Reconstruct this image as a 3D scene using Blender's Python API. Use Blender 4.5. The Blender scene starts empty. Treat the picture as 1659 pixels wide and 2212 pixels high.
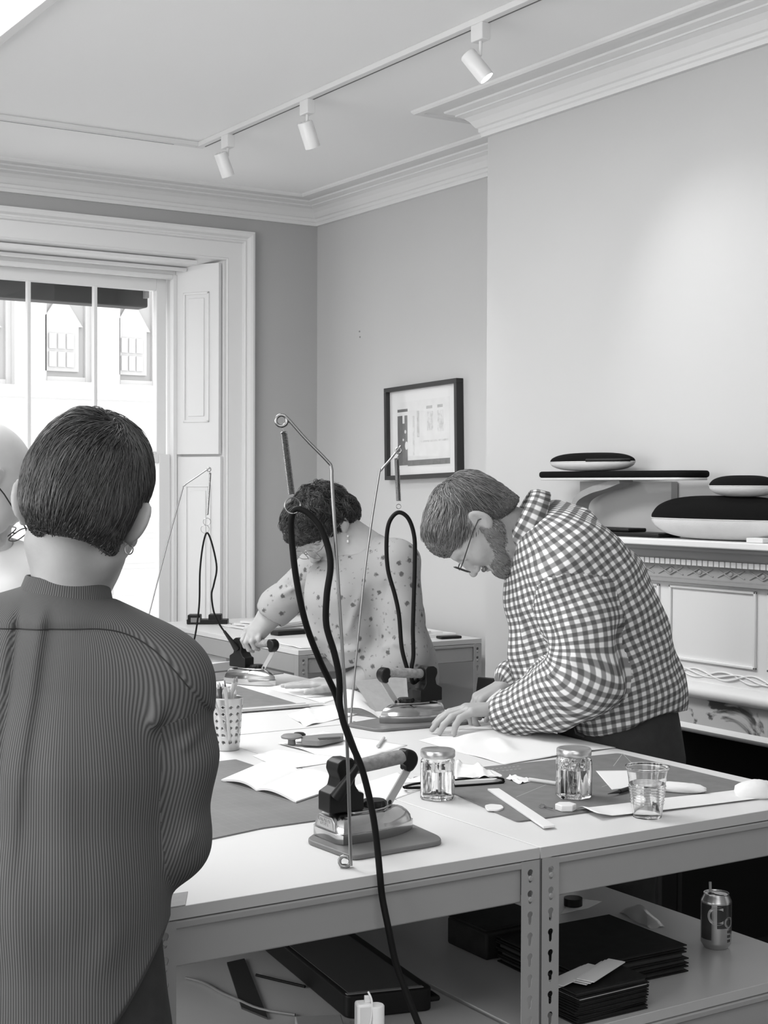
import bpy, bmesh, math, random
import numpy as np
from mathutils import Matrix, Vector
random.seed(7); np.random.seed(7)
sc = bpy.context.scene
COL = sc.collection
EXPOSURE = 0.34
WORLD = 2.1
SPOTP = 14.0; SPOTSZ = 80
PI = 3.141592653589793
AREAS = [
 # added soft fill from behind and the left; the walls there have no windows
 ('rear_fill_light', (-.6, -2.1, 1.9), (PI/2, 0, 0), 3.0, 1.8, 26),
 ('left_fill_light', (-2.3, 2.2, 1.8), (PI/2, 0, -PI/2), 4.2, 1.8, 104),
 ('ceiling_panel_and_fill_light', (1.05, 4.3, 2.98), (0, 0, 0), .85, 2.4, 26),
 ('ceiling_panel_and_fill_light', (.2, .6, 2.98), (0, 0, 0), 1.2, 1.2, 16),  # second overhead fill, added; the ceiling has no panel here
]
# ------------------------------------------------------------------ camera
FP = 3197.7; CAMH = 1.55
yaw, pit, rol = math.radians(32.528), math.radians(1.053), math.radians(.198)
fw = np.array([math.sin(yaw)*math.cos(pit), math.cos(yaw)*math.cos(pit), -math.sin(pit)])
r0 = np.array([math.cos(yaw), -math.sin(yaw), 0.]); u0 = np.cross(r0, fw)
rt = r0*math.cos(rol)+u0*math.sin(rol); up = -r0*math.sin(rol)+u0*math.cos(rol)
C0 = np.array([0, 0, CAMH])
cam = bpy.data.cameras.new('camera'); co = bpy.data.objects.new('camera', cam); COL.objects.link(co)
cam.sensor_fit = 'HORIZONTAL'; cam.sensor_width = 36; cam.lens = FP/1659*36; cam.clip_start = .05
co.matrix_world = Matrix(((rt[0], up[0], -fw[0], 0), (rt[1], up[1], -fw[1], 0), (rt[2], up[2], -fw[2], CAMH), (0, 0, 0, 1)))
sc.camera = co
sc.view_settings.view_transform = 'Standard'; sc.view_settings.look = 'None'
sc.view_settings.gamma = 1; sc.view_settings.use_curve_mapping = False
sc.view_settings.exposure = EXPOSURE
# surveying helpers: a sight line through a spot of the photograph meets a known plane of the room
def ray(x, y): return fw+rt*(x-829.5)/FP-up*(y-1106)/FP
def on(ax, v, x, y):
    d = ray(x, y); return C0+d*(v-C0[ax])/d[ax]
def gZ(z, x, y): return on(2, z, x, y)
def PD(x, y, d): return C0+ray(x, y)*d
# ------------------------------------------------------------------ world, lights
w = bpy.data.worlds.new('sky'); sc.world = w; w.use_nodes = True
bg = w.node_tree.nodes['Background']; bg.inputs[0].default_value = (1, 1, 1, 1); bg.inputs[1].default_value = WORLD
def area(name, loc, rot, sx, sy, power, spread=180):
    l = bpy.data.lights.new(name, 'AREA'); l.shape = 'RECTANGLE'; l.size = sx; l.size_y = sy; l.energy = power
    l.spread = math.radians(spread)
    o = bpy.data.objects.new(name, l); COL.objects.link(o); o.location = loc; o.rotation_euler = rot; return o
for (n, loc, rot, sx, sy, pw) in AREAS: area(n, loc, rot, sx, sy, pw)
# ------------------------------------------------------------------ materials
def node_mat(name):
    m = bpy.data.materials.new(name); m.use_nodes = True
    return m, m.node_tree, m.node_tree.nodes['Principled BSDF']
def g(v): return (v, v, v, 1)
def mat(name, v, rough=.6, metal=0., noise=0., scale=8., bump=0., bscale=60., spec=None, trans=0., ior=1.45, v2=None, sheen=0., coat=0.):
    m, nt, b = node_mat(name)
    b.inputs['Base Color'].default_value = g(v); b.inputs['Roughness'].default_value = rough
    b.inputs['Metallic'].default_value = metal; b.inputs['Transmission Weight'].default_value = trans
    b.inputs['IOR'].default_value = ior; b.inputs['Coat Weight'].default_value = coat
    if sheen: b.inputs['Sheen Weight'].default_value = sheen
    if spec is not None: b.inputs['Specular IOR Level'].default_value = spec
    tc = None
    if noise or bump:
        tc = nt.nodes.new('ShaderNodeTexCoord')
    if noise:
        n = nt.nodes.new('ShaderNodeTexNoise'); n.inputs['Scale'].default_value = scale; n.inputs['Detail'].default_value = 6
        nt.links.new(tc.outputs['Object'], n.inputs['Vector'])
        r = nt.nodes.new('ShaderNodeMapRange'); r.inputs['From Min'].default_value = .3; r.inputs['From Max'].default_value = .7
        r.inputs['To Min'].default_value = v*(1-noise); r.inputs['To Max'].default_value = v*(1+noise)
        nt.links.new(n.outputs['Fac'], r.inputs['Value'])
        nt.links.new(r.outputs['Result'], b.inputs['Base Color'])
    if bump:
        n = nt.nodes.new('ShaderNodeTexNoise'); n.inputs['Scale'].default_value = bscale; n.inputs['Detail'].default_value = 5
        nt.links.new(tc.outputs['Object'], n.inputs['Vector'])
        bp = nt.nodes.new('ShaderNodeBump'); bp.inputs['Strength'].default_value = bump; bp.inputs['Distance'].default_value = .002
        nt.links.new(n.outputs['Fac'], bp.inputs['Height']); nt.links.new(bp.outputs['Normal'], b.inputs['Normal'])
    return m
M = dict(
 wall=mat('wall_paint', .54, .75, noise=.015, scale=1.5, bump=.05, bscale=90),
 wallw=mat('wall_paint_backlit_shade', .42, .75, noise=.015, scale=1.5, bump=.05, bscale=90),  # same wall paint, darkened to put the backlit shade into its colour
 ceil=mat('ceiling_paint', .92, .8, bump=.04, bscale=60), white=mat('white_gloss_paint', .78, .35, bump=.03, bscale=40),
 plaster=mat('white_plaster', .76, .6), floor=mat('floor_carpet', .05, .9, noise=.2, scale=30),
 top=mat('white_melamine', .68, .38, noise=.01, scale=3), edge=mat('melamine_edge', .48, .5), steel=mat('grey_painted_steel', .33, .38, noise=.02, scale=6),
 shelf=mat('shelf_melamine', .46, .35, noise=.03, scale=4), dark=mat('dark_gap', .012, .9),
 black=mat('black_plastic', .008, .42, spec=.3), blackc=mat('black_cloth', .008, .95, bump=.3, bscale=400, spec=.1), bookc=mat('black_bookcloth', .010, .7, spec=.25, noise=.3, scale=30, bump=.2, bscale=500),
 canvas=mat('white_canvas', .66, .9, noise=.03, scale=20, bump=.3, bscale=250), paper=mat('white_paper', .76, .7), paper2=mat('off_white_paper', .68, .7, noise=.02, scale=10),
 tissue=mat('tissue', .74, .9, bump=.5, bscale=80), chrome=mat('chrome', .50, .16, 1, noise=.15, scale=14), steelr=mat('bright_wire', .30, .28, 1),
 brushed=mat('brushed_steel', .56, .30, 1), strut=mat('strut_steel', .50, .4, .6), cork=mat('cork', .24, .85, noise=.25, scale=90, bump=.5, bscale=300),
 cable=mat('black_rubber_cable', .005, .6, spec=.2), pad=mat('grey_silicone', .15, .5, noise=.06, scale=20), mat_=mat('cutting_mat', .17, .6, noise=.1, scale=30),
 skin=mat('skin', .36, .5, noise=.06, scale=25, bump=.12, bscale=160), skind=mat('skin_tanned', .34, .5, noise=.07, scale=25, bump=.12, bscale=160),
 trouser=mat('dark_trousers', .030, .9, noise=.15, scale=30, bump=.2, bscale=500), frame=mat('black_frame', .02, .4),
 wood=mat('pale_wood', .55, .6, noise=.08, scale=20), marble=mat('marble', .50, .3, noise=.15, scale=7), wax=mat('pencil_wood', .45, .5),
 lead=mat('dark_lead', .03, .5), greyboard=mat('grey_board', .30, .8, noise=.05, scale=60), handle=mat('grey_handle', .20, .5),
 facade=mat('render_facade', .62, .8), fglass=mat('far_glass', .42, .3), fframe=mat('far_frame', .56, .6), roofm=mat('far_slate', .42, .8, noise=.1, scale=20),
 shoe=mat('black_leather', .02, .4), lens=None)
def glassmat(name, rough=0., ior=1.45, tint=1.):
    m, nt, b = node_mat(name)
    b.inputs['Base Color'].default_value = g(tint); b.inputs['Roughness'].default_value = rough
    b.inputs['Transmission Weight'].default_value = 1; b.inputs['IOR'].default_value = ior
    return m
def thinglass(name, refl=.08):
    m = bpy.data.materials.new(name); m.use_nodes = True; nt = m.node_tree; nt.nodes.clear()
    o = nt.nodes.new('ShaderNodeOutputMaterial'); mx = nt.nodes.new('ShaderNodeMixShader'); t = nt.nodes.new('ShaderNodeBsdfTransparent')
    gl = nt.nodes.new('ShaderNodeBsdfGlossy'); gl.inputs['Roughness'].default_value = .02
    mx.inputs[0].default_value = refl; nt.links.new(t.outputs[0], mx.inputs[1]); nt.links.new(gl.outputs[0], mx.inputs[2]); nt.links.new(mx.outputs[0], o.inputs[0])
    return m
M['pane'] = thinglass('window_glass', .05); M['lens'] = thinglass('lens_glass', .12); M['picglass'] = thinglass('picture_glass', .06)
M['jar'] = glassmat('jar_glass', 0, 1.45, .97); M['water'] = glassmat('water', 0, 1.33, 1); M['cup'] = glassmat('clear_plastic', .05, 1.4, .97)
def emat(name, s):
    m = bpy.data.materials.new(name); m.use_nodes = True; nt = m.node_tree; nt.nodes.clear()
    o = nt.nodes.new('ShaderNodeOutputMaterial'); e = nt.nodes.new('ShaderNodeEmission'); e.inputs[1].default_value = s; nt.links.new(e.outputs[0], o.inputs[0]); return m
M['skinl'] = mat('pale_skin', .50, .5, noise=.05, scale=25, bump=.1, bscale=160)
M['lamp'] = emat('lamp_face', 12); M['panel'] = emat('light_panel', 6)
# cloth patterns driven by the cloth's own UVs (metres along and around the garment)
def ramp_mat(name, builder, rough=.9, bump=.15, bscale=500):
    m, nt, b = node_mat(name); b.inputs['Roughness'].default_value = rough; b.inputs['Specular IOR Level'].default_value = .2
    uv = nt.nodes.new('ShaderNodeUVMap'); uv.uv_map = 'cloth'; sep = nt.nodes.new('ShaderNodeSeparateXYZ'); nt.links.new(uv.outputs[0], sep.inputs[0])
    def math_(op, a, bb=None, c=None):
        n = nt.nodes.new('ShaderNodeMath'); n.operation = op
        for i, x in enumerate((a, bb, c)):
            if x is None: continue
            if isinstance(x, (int, float)): n.inputs[i].default_value = x
            else: nt.links.new(x, n.inputs[i])
        return n.outputs[0]
    out = builder(nt, sep.outputs[0], sep.outputs[1], math_)
    nt.links.new(out, b.inputs['Base Color'])
    tc = nt.nodes.new('ShaderNodeTexCoord'); n = nt.nodes.new('ShaderNodeTexNoise'); n.inputs['Scale'].default_value = bscale
    nt.links.new(tc.outputs['Object'], n.inputs['Vector']); bp = nt.nodes.new('ShaderNodeBump'); bp.inputs['Strength'].default_value = bump; bp.inputs['Distance'].default_value = .001
    nt.links.new(n.outputs['Fac'], bp.inputs['Height']); nt.links.new(bp.outputs['Normal'], b.inputs['Normal'])
    return m
def gingham(nt, u, v, m_):
    def band(x):
        s = m_('SINE', m_('MULTIPLY', x, 2*math.pi/.0215)); return m_('MULTIPLY_ADD', m_('MINIMUM', m_('MAXIMUM', m_('MULTIPLY', s, 3.), -1.), 1.), .5, .5)
    s = m_('ADD', band(u), band(v))            # 0 white, 1 mid, 2 dark
    a = m_('MULTIPLY_ADD', s, -.52, .78); return m_('MAXIMUM', m_('ADD', a, m_('MULTIPLY', m_('MAXIMUM', m_('SUBTRACT', s, 1.), 0.), .36)), .04)
M['gingham'] = ramp_mat('gingham_cotton', gingham)
def pin(nt, u, v, m_):
    s = m_('SINE', m_('MULTIPLY', u, 2*math.pi/.0042)); t = m_('SINE', m_('MULTIPLY', v, 2*math.pi/.0042))
    return m_('MULTIPLY_ADD', s, .046, .098)
M['pin'] = ramp_mat('dark_pinstripe_cotton', pin)
def plainpin(nt, u, v, m_): return m_('MULTIPLY_ADD', m_('SINE', m_('MULTIPLY', u, 2*math.pi/.006)), .02, .60)
M['pale'] = ramp_mat('pale_shirt_cotton', plainpin)
def floral():
    m, nt, b = node_mat('floral_cotton'); b.inputs['Roughness'].default_value = .9
    tc = nt.nodes.new('ShaderNodeTexCoord')
    def spots(scale, rad, soft):
        vo = nt.nodes.new('ShaderNodeTexVoronoi'); vo.inputs['Scale'].default_value = scale; vo.inputs['Randomness'].default_value = .95
        nz = nt.nodes.new('ShaderNodeTexNoise'); nz.inputs['Scale'].default_value = scale*5
        ad = nt.nodes.new('ShaderNodeMixRGB'); ad.blend_type = 'ADD'; ad.inputs[0].default_value = .012
        nt.links.new(tc.outputs['Object'], ad.inputs[1]); nt.links.new(nz.outputs['Color'], ad.inputs[2]); nt.links.new(ad.outputs[0], vo.inputs['Vector'])
        r = nt.nodes.new('ShaderNodeMapRange'); r.inputs['From Min'].default_value = rad; r.inputs['From Max'].default_value = rad+soft
        nt.links.new(vo.outputs['Distance'], r.inputs['Value']); return r.outputs['Result']
    a = spots(27, .15, .10); c = spots(52, .15, .06)
    mi = nt.nodes.new('ShaderNodeMath'); mi.operation = 'MULTIPLY'; nt.links.new(a, mi.inputs[0])
    lo = nt.nodes.new('ShaderNodeMapRange'); lo.inputs['To Min'].default_value = .40; nt.links.new(c, lo.inputs['Value']); nt.links.new(lo.outputs['Result'], mi.inputs[1])
    o = nt.nodes.new('ShaderNodeMapRange'); o.inputs['To Min'].default_value = .08; o.inputs['To Max'].default_value = .31
    nt.links.new(mi.outputs[0], o.inputs['Value']); nt.links.new(o.outputs['Result'], b.inputs['Base Color']); return m
M['floral'] = floral()
def hairmat(name, v):
    m, nt, b = node_mat(name); b.inputs['Roughness'].default_value = .36; b.inputs['Specular IOR Level'].default_value = .6
    at = nt.nodes.new('ShaderNodeAttribute'); at.attribute_name = 'tone'
    r = nt.nodes.new('ShaderNodeMapRange'); r.inputs['To Min'].default_value = v*.35; r.inputs['To Max'].default_value = v*2.3
    nt.links.new(at.outputs['Fac'], r.inputs['Value']); nt.links.new(r.outputs['Result'], b.inputs['Base Color']); return m
M['hairdark'] = hairmat('dark_hair', .050); M['hairmid'] = hairmat('brown_hair', .13); M['beard'] = hairmat('short_beard', .20); M['hairgrey'] = hairmat('grey_hair', .35); M['hairblack'] = hairmat('very_dark_hair', .018)
# ------------------------------------------------------------------ mesh helpers
class MB:
    def __init__(s): s.v = []; s.f = []
    def add(s, vs, fs, X=None):
        o = len(s.v)
        for p in vs: s.v.append(tuple(X @ Vector(p)) if X is not None else tuple(p))
        for f in fs: s.f.append([i+o for i in f])
        return s
    def box(s, lo, hi, X=None):
        x0, y0, z0 = lo; x1, y1, z1 = hi
        v = [(x0,y0,z0),(x1,y0,z0),(x1,y1,z0),(x0,y1,z0),(x0,y0,z1),(x1,y0,z1),(x1,y1,z1),(x0,y1,z1)]
        return s.add(v, [(3,2,1,0),(4,5,6,7),(0,1,5,4),(1,2,6,5),(2,3,7,6),(3,0,4,7)], X)
    def lathe(s, prof, n=32, X=None, cap=True):
        v = []; f = []
        for (r, z) in prof:
            for k in range(n): v.append((r*math.cos(2*math.pi*k/n), r*math.sin(2*math.pi*k/n), z))
        for i in range(len(prof)-1):
            for k in range(n): a = i*n+k; b = i*n+(k+1) % n; f.append((a, b, b+n, a+n))
        if cap:
            if prof[0][0] > 1e-6: f.append(tuple(range(n-1, -1, -1)))
            if prof[-1][0] > 1e-6: f.append(tuple((len(prof)-1)*n+k for k in range(n)))
        return s.add(v, f, X)
    def cyl(s, a, b, r, r2=None, n=20):
        a = Vector(a); b = Vector(b); q = (b-a).to_track_quat('Z', 'Y').to_matrix().to_4x4()
        return s.lathe([(r, 0), (r if r2 is None else r2, (b-a).length)], n, Matrix.Translation(a) @ q)
    def tube(s, pts, r, n=10, closed=False):
        P = [np.array(p, float) for p in pts]; m = len(P); v = []; f = []; nrm = None
        rr = r if hasattr(r, '__len__') else [r]*m
        for i in range(m):
            t = (P[(i+1) % m]-P[i-1]) if closed else (P[min(i+1, m-1)]-P[max(i-1, 0)]); t /= max(np.linalg.norm(t), 1e-9)
            if nrm is None:
                a = np.array([0, 0, 1.]) if abs(t[2]) < .9 else np.array([1., 0, 0]); nrm = np.cross(t, a)
            nrm = nrm-t*(nrm@t); nrm /= np.linalg.norm(nrm); b = np.cross(t, nrm)
            for k in range(n):
                c = 2*math.pi*k/n; v.append(tuple(P[i]+rr[i]*(nrm*math.cos(c)+b*math.sin(c))))
        for i in range(m if closed else m-1):
            for k in range(n):
                a = i*n+k; b2 = i*n+(k+1) % n; c = ((i+1) % m)*n; f.append((a, b2, c+(k+1) % n, c+k))
        if not closed: f.append(tuple(range(n-1, -1, -1))); f.append(tuple((m-1)*n+k for k in range(n)))
        return s.add(v, f)
    def prism(s, poly, z0, z1, X=None):
        n = len(poly); A = sum(poly[i][0]*poly[(i+1) % n][1]-poly[(i+1) % n][0]*poly[i][1] for i in range(n))
        if A < 0: poly = poly[::-1]
        v = [(p[0], p[1], z0) for p in poly]+[(p[0], p[1], z1) for p in poly]
        f = [tuple(range(n-1, -1, -1)), tuple(range(n, 2*n))]+[(i, (i+1) % n, n+(i+1) % n, n+i) for i in range(n)]
        return s.add(v, f, X)
    def build(s, name, m, parent=None, smooth=False, bevel=0., loc=None, seg=2, fix=False):
        me = bpy.data.meshes.new(name); me.from_pydata(s.v, [], s.f); me.update()
        o = bpy.data.objects.new(name, me); COL.objects.link(o); me.materials.append(m)
        if fix:
            b = bmesh.new(); b.from_mesh(me); bmesh.ops.recalc_face_normals(b, faces=b.faces); b.to_mesh(me); b.free()
        if smooth:
            me.polygons.foreach_set('use_smooth', [True]*len(me.polygons))
            me.set_sharp_from_angle(angle=math.radians(40))
        if bevel:
            md = o.modifiers.new('bevel', 'BEVEL'); md.width = bevel; md.segments = seg; md.limit_method = 'ANGLE'; md.harden_normals = False
            me.polygons.foreach_set('use_smooth', [True]*len(me.polygons)); me.set_sharp_from_angle(angle=math.radians(50))
        if parent is not None: setpar(o, parent)
        return o
def setpar(o, parent):
    o.parent = parent; o.matrix_parent_inverse = wmat(parent).inverted()
def wmat(o):
    m = o.matrix_basis
    if o.parent: m = wmat(o.parent) @ o.matrix_parent_inverse @ m
    return m
def tag(o, label, cat, group=None, kind=None):
    o['label'] = label; o['category'] = cat
    if group: o['group'] = group
    if kind: o['kind'] = kind
    return o
def thing(name, loc, label, cat, group=None, rz=0):
    o = bpy.data.objects.new(name, None); COL.objects.link(o); o.location = tuple(loc); o.rotation_euler = (0, 0, rz); o.empty_display_size = .05
    return tag(o, label, cat, group)
def struct(o): o['kind'] = 'structure'; return o
def copy_tree(o, parent=None):
    c = o.copy(); COL.objects.link(c)
    if parent is not None: c.parent = parent; c.matrix_parent_inverse = o.matrix_parent_inverse.copy()
    for ch in list(o.children): copy_tree(ch, c)
    return c
def box(name, lo, hi, m, parent=None, bevel=0.): return MB().box(lo, hi).build(name, m, parent, bevel=bevel)
def smooth_path(P, k=8):
    P = [np.array(p, float) for p in P]; out = []
    for i in range(len(P)-1):
        p0 = P[max(i-1, 0)]; p1 = P[i]; p2 = P[i+1]; p3 = P[min(i+2, len(P)-1)]
        for j in range(k):
            t = j/k; out.append(.5*((2*p1)+(-p0+p2)*t+(2*p0-5*p1+4*p2-p3)*t*t+(-p0+3*p1-3*p2+p3)*t**3))
    out.append(P[-1]); return out
def plate(name, outline, holes, thick, X, m, parent=None):
    """a sheet with real holes: 2D curve, filled and extruded, turned into a mesh"""
    cu = bpy.data.curves.new('c', 'CURVE'); cu.dimensions = '2D'; cu.fill_mode = 'BOTH'; cu.extrude = thick/2
    for poly in [outline]+holes:
        sp = cu.splines.new('POLY'); sp.points.add(len(poly)-1); sp.use_cyclic_u = True
        for i, p in enumerate(poly): sp.points[i].co = (p[0], p[1], 0, 1)
    t = bpy.data.objects.new('c', cu); COL.objects.link(t); dg = bpy.context.evaluated_depsgraph_get(); dg.update()
    me = bpy.data.meshes.new_from_object(t.evaluated_get(dg)); bpy.data.objects.remove(t)
    me.transform(X); me.materials.clear(); me.materials.append(m); o = bpy.data.objects.new(name, me); COL.objects.link(o)
    if parent is not None: setpar(o, parent)
    return o
def textmesh(s, size, thick):
    cu = bpy.data.curves.new('t', 'FONT'); cu.body = s; cu.size = size; cu.extrude = thick/2; cu.align_x = 'CENTER'; cu.align_y = 'CENTER'
    t = bpy.data.objects.new('t', cu); COL.objects.link(t); dg = bpy.context.evaluated_depsgraph_get(); dg.update()
    me = bpy.data.meshes.new_from_object(t.evaluated_get(dg)); bpy.data.objects.remove(t)
    return [tuple(v.co) for v in me.vertices], [tuple(p.vertices) for p in me.polygons]
def ell(cx, cy, rx, ry, n=24, a0=0, a1=2*math.pi):
    return [(cx+rx*math.cos(a0+(a1-a0)*k/n), cy+ry*math.sin(a0+(a1-a0)*k/n)) for k in range(n)]
# ------------------------------------------------------------------ the room
XC, XA, YC, YW, ZC = 3.40, 3.845, 4.60, 6.68, 3.0
XL, YB = -2.4, -2.2
struct(box('floor', (XL-.2, YB-.2, -.1), (4.2, 7.2, 0), M['floor']))
struct(MB().box((XL-.2, YB-.2, ZC), (4.2, 7.2, ZC+.12)).build('ceiling', M['ceil']))
struct(box('wall_left', (XL-.15, YB, 0), (XL, 7.0, ZC), M['wall'])); struct(box('wall_back', (XL, YB-.15, 0), (4.1, YB, ZC), M['wall']))
struct(box('wall_alcove', (XA, YC-.2, 0), (XA+.2, 7.1, ZC), M['wall']))
# chimney breast with the fireplace opening
m = MB()
FY0, FY1, FZ = 1.55, 3.55, .80
m.box((XC, YB, 0), (4.1, FY0, ZC)); m.box((XC, FY1, 0), (4.1, YC, ZC)); m.box((XC, FY0, FZ), (4.1, FY1, ZC)); 
struct(m.build('wall_chimney', M['wall']))
m = MB(); m.box((XC+.60, FY0-.02, 0), (XC+.65, FY1+.02, FZ+.02)); m.box((XC+.0005, FY0-.001, 0), (XC+.62, FY0+.03, FZ+.02)); m.box((XC+.0005, FY1-.03, 0), (XC+.62, FY1+.001, FZ+.001)); m.box((XC+.03, FY0, FZ-.02), (XC+.62, FY1, FZ+.02)); m.box((XC+.0, FY0, .001), (XC+.62, FY1, .02)); struct(m.build('wall_firebox', M['dark']))
# window wall with its opening
WX0, WX1, WZ0, WZ1 = 1.48, 3.31, .50, 2.667
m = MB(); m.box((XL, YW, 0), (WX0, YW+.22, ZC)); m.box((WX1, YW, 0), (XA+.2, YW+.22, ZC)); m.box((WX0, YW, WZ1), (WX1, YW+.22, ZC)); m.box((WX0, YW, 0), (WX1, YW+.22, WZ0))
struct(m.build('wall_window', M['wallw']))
# cornice swept round the room with mitred corners
path = [(XL, YW), (XA, YW), (XA, YC), (XC, YC), (XC, YB)]
def seg_n(a, b):
    d = np.array(b, float)-np.array(a, float); d /= np.linalg.norm(d); return np.array([d[1], -d[0]])
prof = [(0, 2.885), (.018, 2.885), (.020, 2.900), (.026, 2.905), (.026, 2.918), (.034, 2.922), (.040, 2.930), (.050, 2.945), (.066, 2.960), (.086, 2.968), (.090, 2.968), (.090, 2.974), (.104, 2.978), (.120, 2.983),
        (.122, 2.990), (.175, 2.990), (.178, 2.985), (.205, 2.985), (.212, 2.992), (.214, 3.0)]
v = []; f = []
for i, p in enumerate(path):
    ns = []
    if i > 0: ns.append(seg_n(path[i-1], p))
    if i < len(path)-1: ns.append(seg_n(p, path[i+1]))
    off = ns[0] if len(ns) == 1 else ns[0]+ns[1]
    for (q, z) in prof: v.append((p[0]+off[0]*q, p[1]+off[1]*q, z))
k = len(prof)
for i in range(len(path)-1):
    for j in range(k-1): f.append((i*k+j, i*k+j+1, (i+1)*k+j+1, (i+1)*k+j))
struct(MB().add(v, f).build('trim_1', M['plaster']))
# architrave round the window
def moulding(name, pts, y, profile, mtl, parent=None):
    """profile (outward offset, projection into the room) swept round an open path in the window wall plane"""
    v = []; f = []; k = len(profile)
    for i, p in enumerate(pts):
        ns = []
        for a, b in ((i-1, i), (i, i+1)):
            if a < 0 or b >= len(pts): continue
            d = np.array(pts[b], float)-np.array(pts[a], float); d /= np.linalg.norm(d); ns.append(np.array([-d[1], d[0]]))
        off = ns[0] if len(ns) == 1 else ns[0]+ns[1]
        for (q, pr) in profile: v.append((p[0]+off[0]*q, y-pr, p[1]+off[1]*q))
    for i in range(len(pts)-1):
        for j in range(k-1): f.append((i*k+j, i*k+j+1, (i+1)*k+j+1, (i+1)*k+j))
    o = MB().add(v, f).build(name, mtl, parent); return o
win = bpy.data.objects.new('window_1', None); COL.objects.link(win); win.location = (2.4, YW, 1.6); struct(win)
moulding('architrave', [(WX0, 0.0), (WX0, WZ1), (WX1, WZ1), (WX1, 0.0)], YW, [(0, 0), (0, .022), (.008, .026), (.012, .022), (.088, .022), (.092, .036), (.100, .040), (.104, .034), (.112, .036), (.122, .050), (.135, .054), (.147, .050), (.150, 0)], M['white'], win)
SY = YW+.22; SX0, SX1 = 1.62, 3.175; SZ1 = 2.625
# splayed reveal: soffit, right side with panelled shutters
m = MB()
m.add([(WX0, YW, WZ1), (WX1, YW, WZ1), (SX1, SY, SZ1), (SX0, SY, SZ1)], [(3, 2, 1, 0)]); m.add([(WX1, YW, 0), (SX1, SY, 0), (SX1, SY, SZ1), (WX1, YW, WZ1)], [(0, 1, 2, 3)])
m.add([(WX0, YW, 0), (SX0, SY, 0), (SX0, SY, SZ1), (WX0, YW, WZ1)], [(3, 2, 1, 0)]); m.add([(WX0, YW, WZ0), (WX1, YW, WZ0), (SX1, SY, WZ0), (SX0, SY, WZ0)], [(0, 1, 2, 3)])
m.build('reveal', M['white'], win)
m = MB(); a = math.atan2(SZ1-WZ1, .22)
for (y0, y1) in ((.018, .05), (.14, .165)):
    m.box((WX0+.12, YW+y0, WZ1-.022-y0*.19), (WX1-.14, YW+y1, WZ1-.006-y0*.19))
m.build('soffit_fillet', M['white'], win)
# shutters stand in the right reveal
ang = math.atan2(.22, SX1-WX1)      # along the splay
def shutter(name, z0, z1, inset):
    L = math.hypot(.22, SX1-WX1)-.004
    X = Matrix.Translation((WX1-inset, YW+.004, 0)) @ Matrix.Rotation(ang, 4, 'Z')
    o = MB().box((0, .004, z0), (L, .028, z1), X).build(name, M['white'], win, bevel=.0015)
    p = MB(); a0, a1, b0, b1 = .055, L-.045, z0+.16, z1-.14; t = .012
    for q in (((a0, .028, b0), (a1, .034, b0+t)), ((a0, .028, b1-t), (a1, .034, b1)), ((a0, .028, b0), (a0+t, .034, b1)), ((a1-t, .028, b0), (a1, .034, b1))): p.box(q[0], q[1], X)
    p.box((a0+.03, .028, b0+.03), (a1-.03, .033, b1-.03), X)
    p.build('raised_panel', M['white'], o, bevel=.003)
    return o
shutter('shutter', 1.70, 2.652, .012); shutter('shutter', .62, 1.688, .002)
# sash box, sashes and glass
G = dict(x=[1.72, 2.065, 2.404, 2.743, 3.062])
def frame2(name, x0, x1, z0, z1, wd, y0, y1, mtl, par, wt=None, wb=None):
    m = MB(); wt = wt or wd; wb = wb or wd
    m.box((x0, y0, z0), (x0+wd, y1, z1)); m.box((x1-wd, y0, z0), (x1, y1, z1)); m.box((x0+wd, y0, z1-wt), (x1-wd, y1, z1)); m.box((x0+wd, y0, z0), (x1-wd, y1, z0+wb))
    return m.build(name, mtl, par, bevel=.003)
frame2('sash_box', SX0-.02, SX1+.01, .55, SZ1+.02, .045, SY-.012, SY+.16, M['white'], win)
frame2('stop_bead', SX0+.02, SX1-.03, .58, SZ1-.02, .022, SY-.022, SY+.02, M['white'], win)
us = frame2('upper_sash', 1.665, 3.118, 1.665, 2.59, .052, SY+.055, SY+.10, M['white'], win, wt=.062, wb=.05)
ls = frame2('lower_sash', 1.665, 3.118, .80, 1.70, .060, SY+.005, SY+.05, M['white'], win, wt=.045, wb=.075)
for s_, z0, z1, y in ((us, 1.70, 2.535, SY+.06), (ls, .87, 1.66, SY+.01)):
    for x in G['x'][1:-1]: MB().box((x-.009, y, z0), (x+.009, y+.032, z1)).build('glazing_bar', M['white'], s_, bevel=.003)
    box('pane', (1.71, y+.014, z0), (3.07, y+.018, z1), M['pane'], s_)
bl = box('blind_box', (1.70, SY+.18, 2.455), (3.075, SY+.30, 2.60), mat('dark_blind', .045, .7), win, bevel=.01)
MB().box((3.045, SY+.14, 2.50), (3.062, SY+.18, 2.56)).build('blind_bracket', M['greyboard'], win)
struct(box('window_2', (SX0-.02, SY+.2, .40), (SX1+.02, SY+.42, .56), M['facade'])); bpy.data.objects['window_2'].name = 'trim_2'
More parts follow.
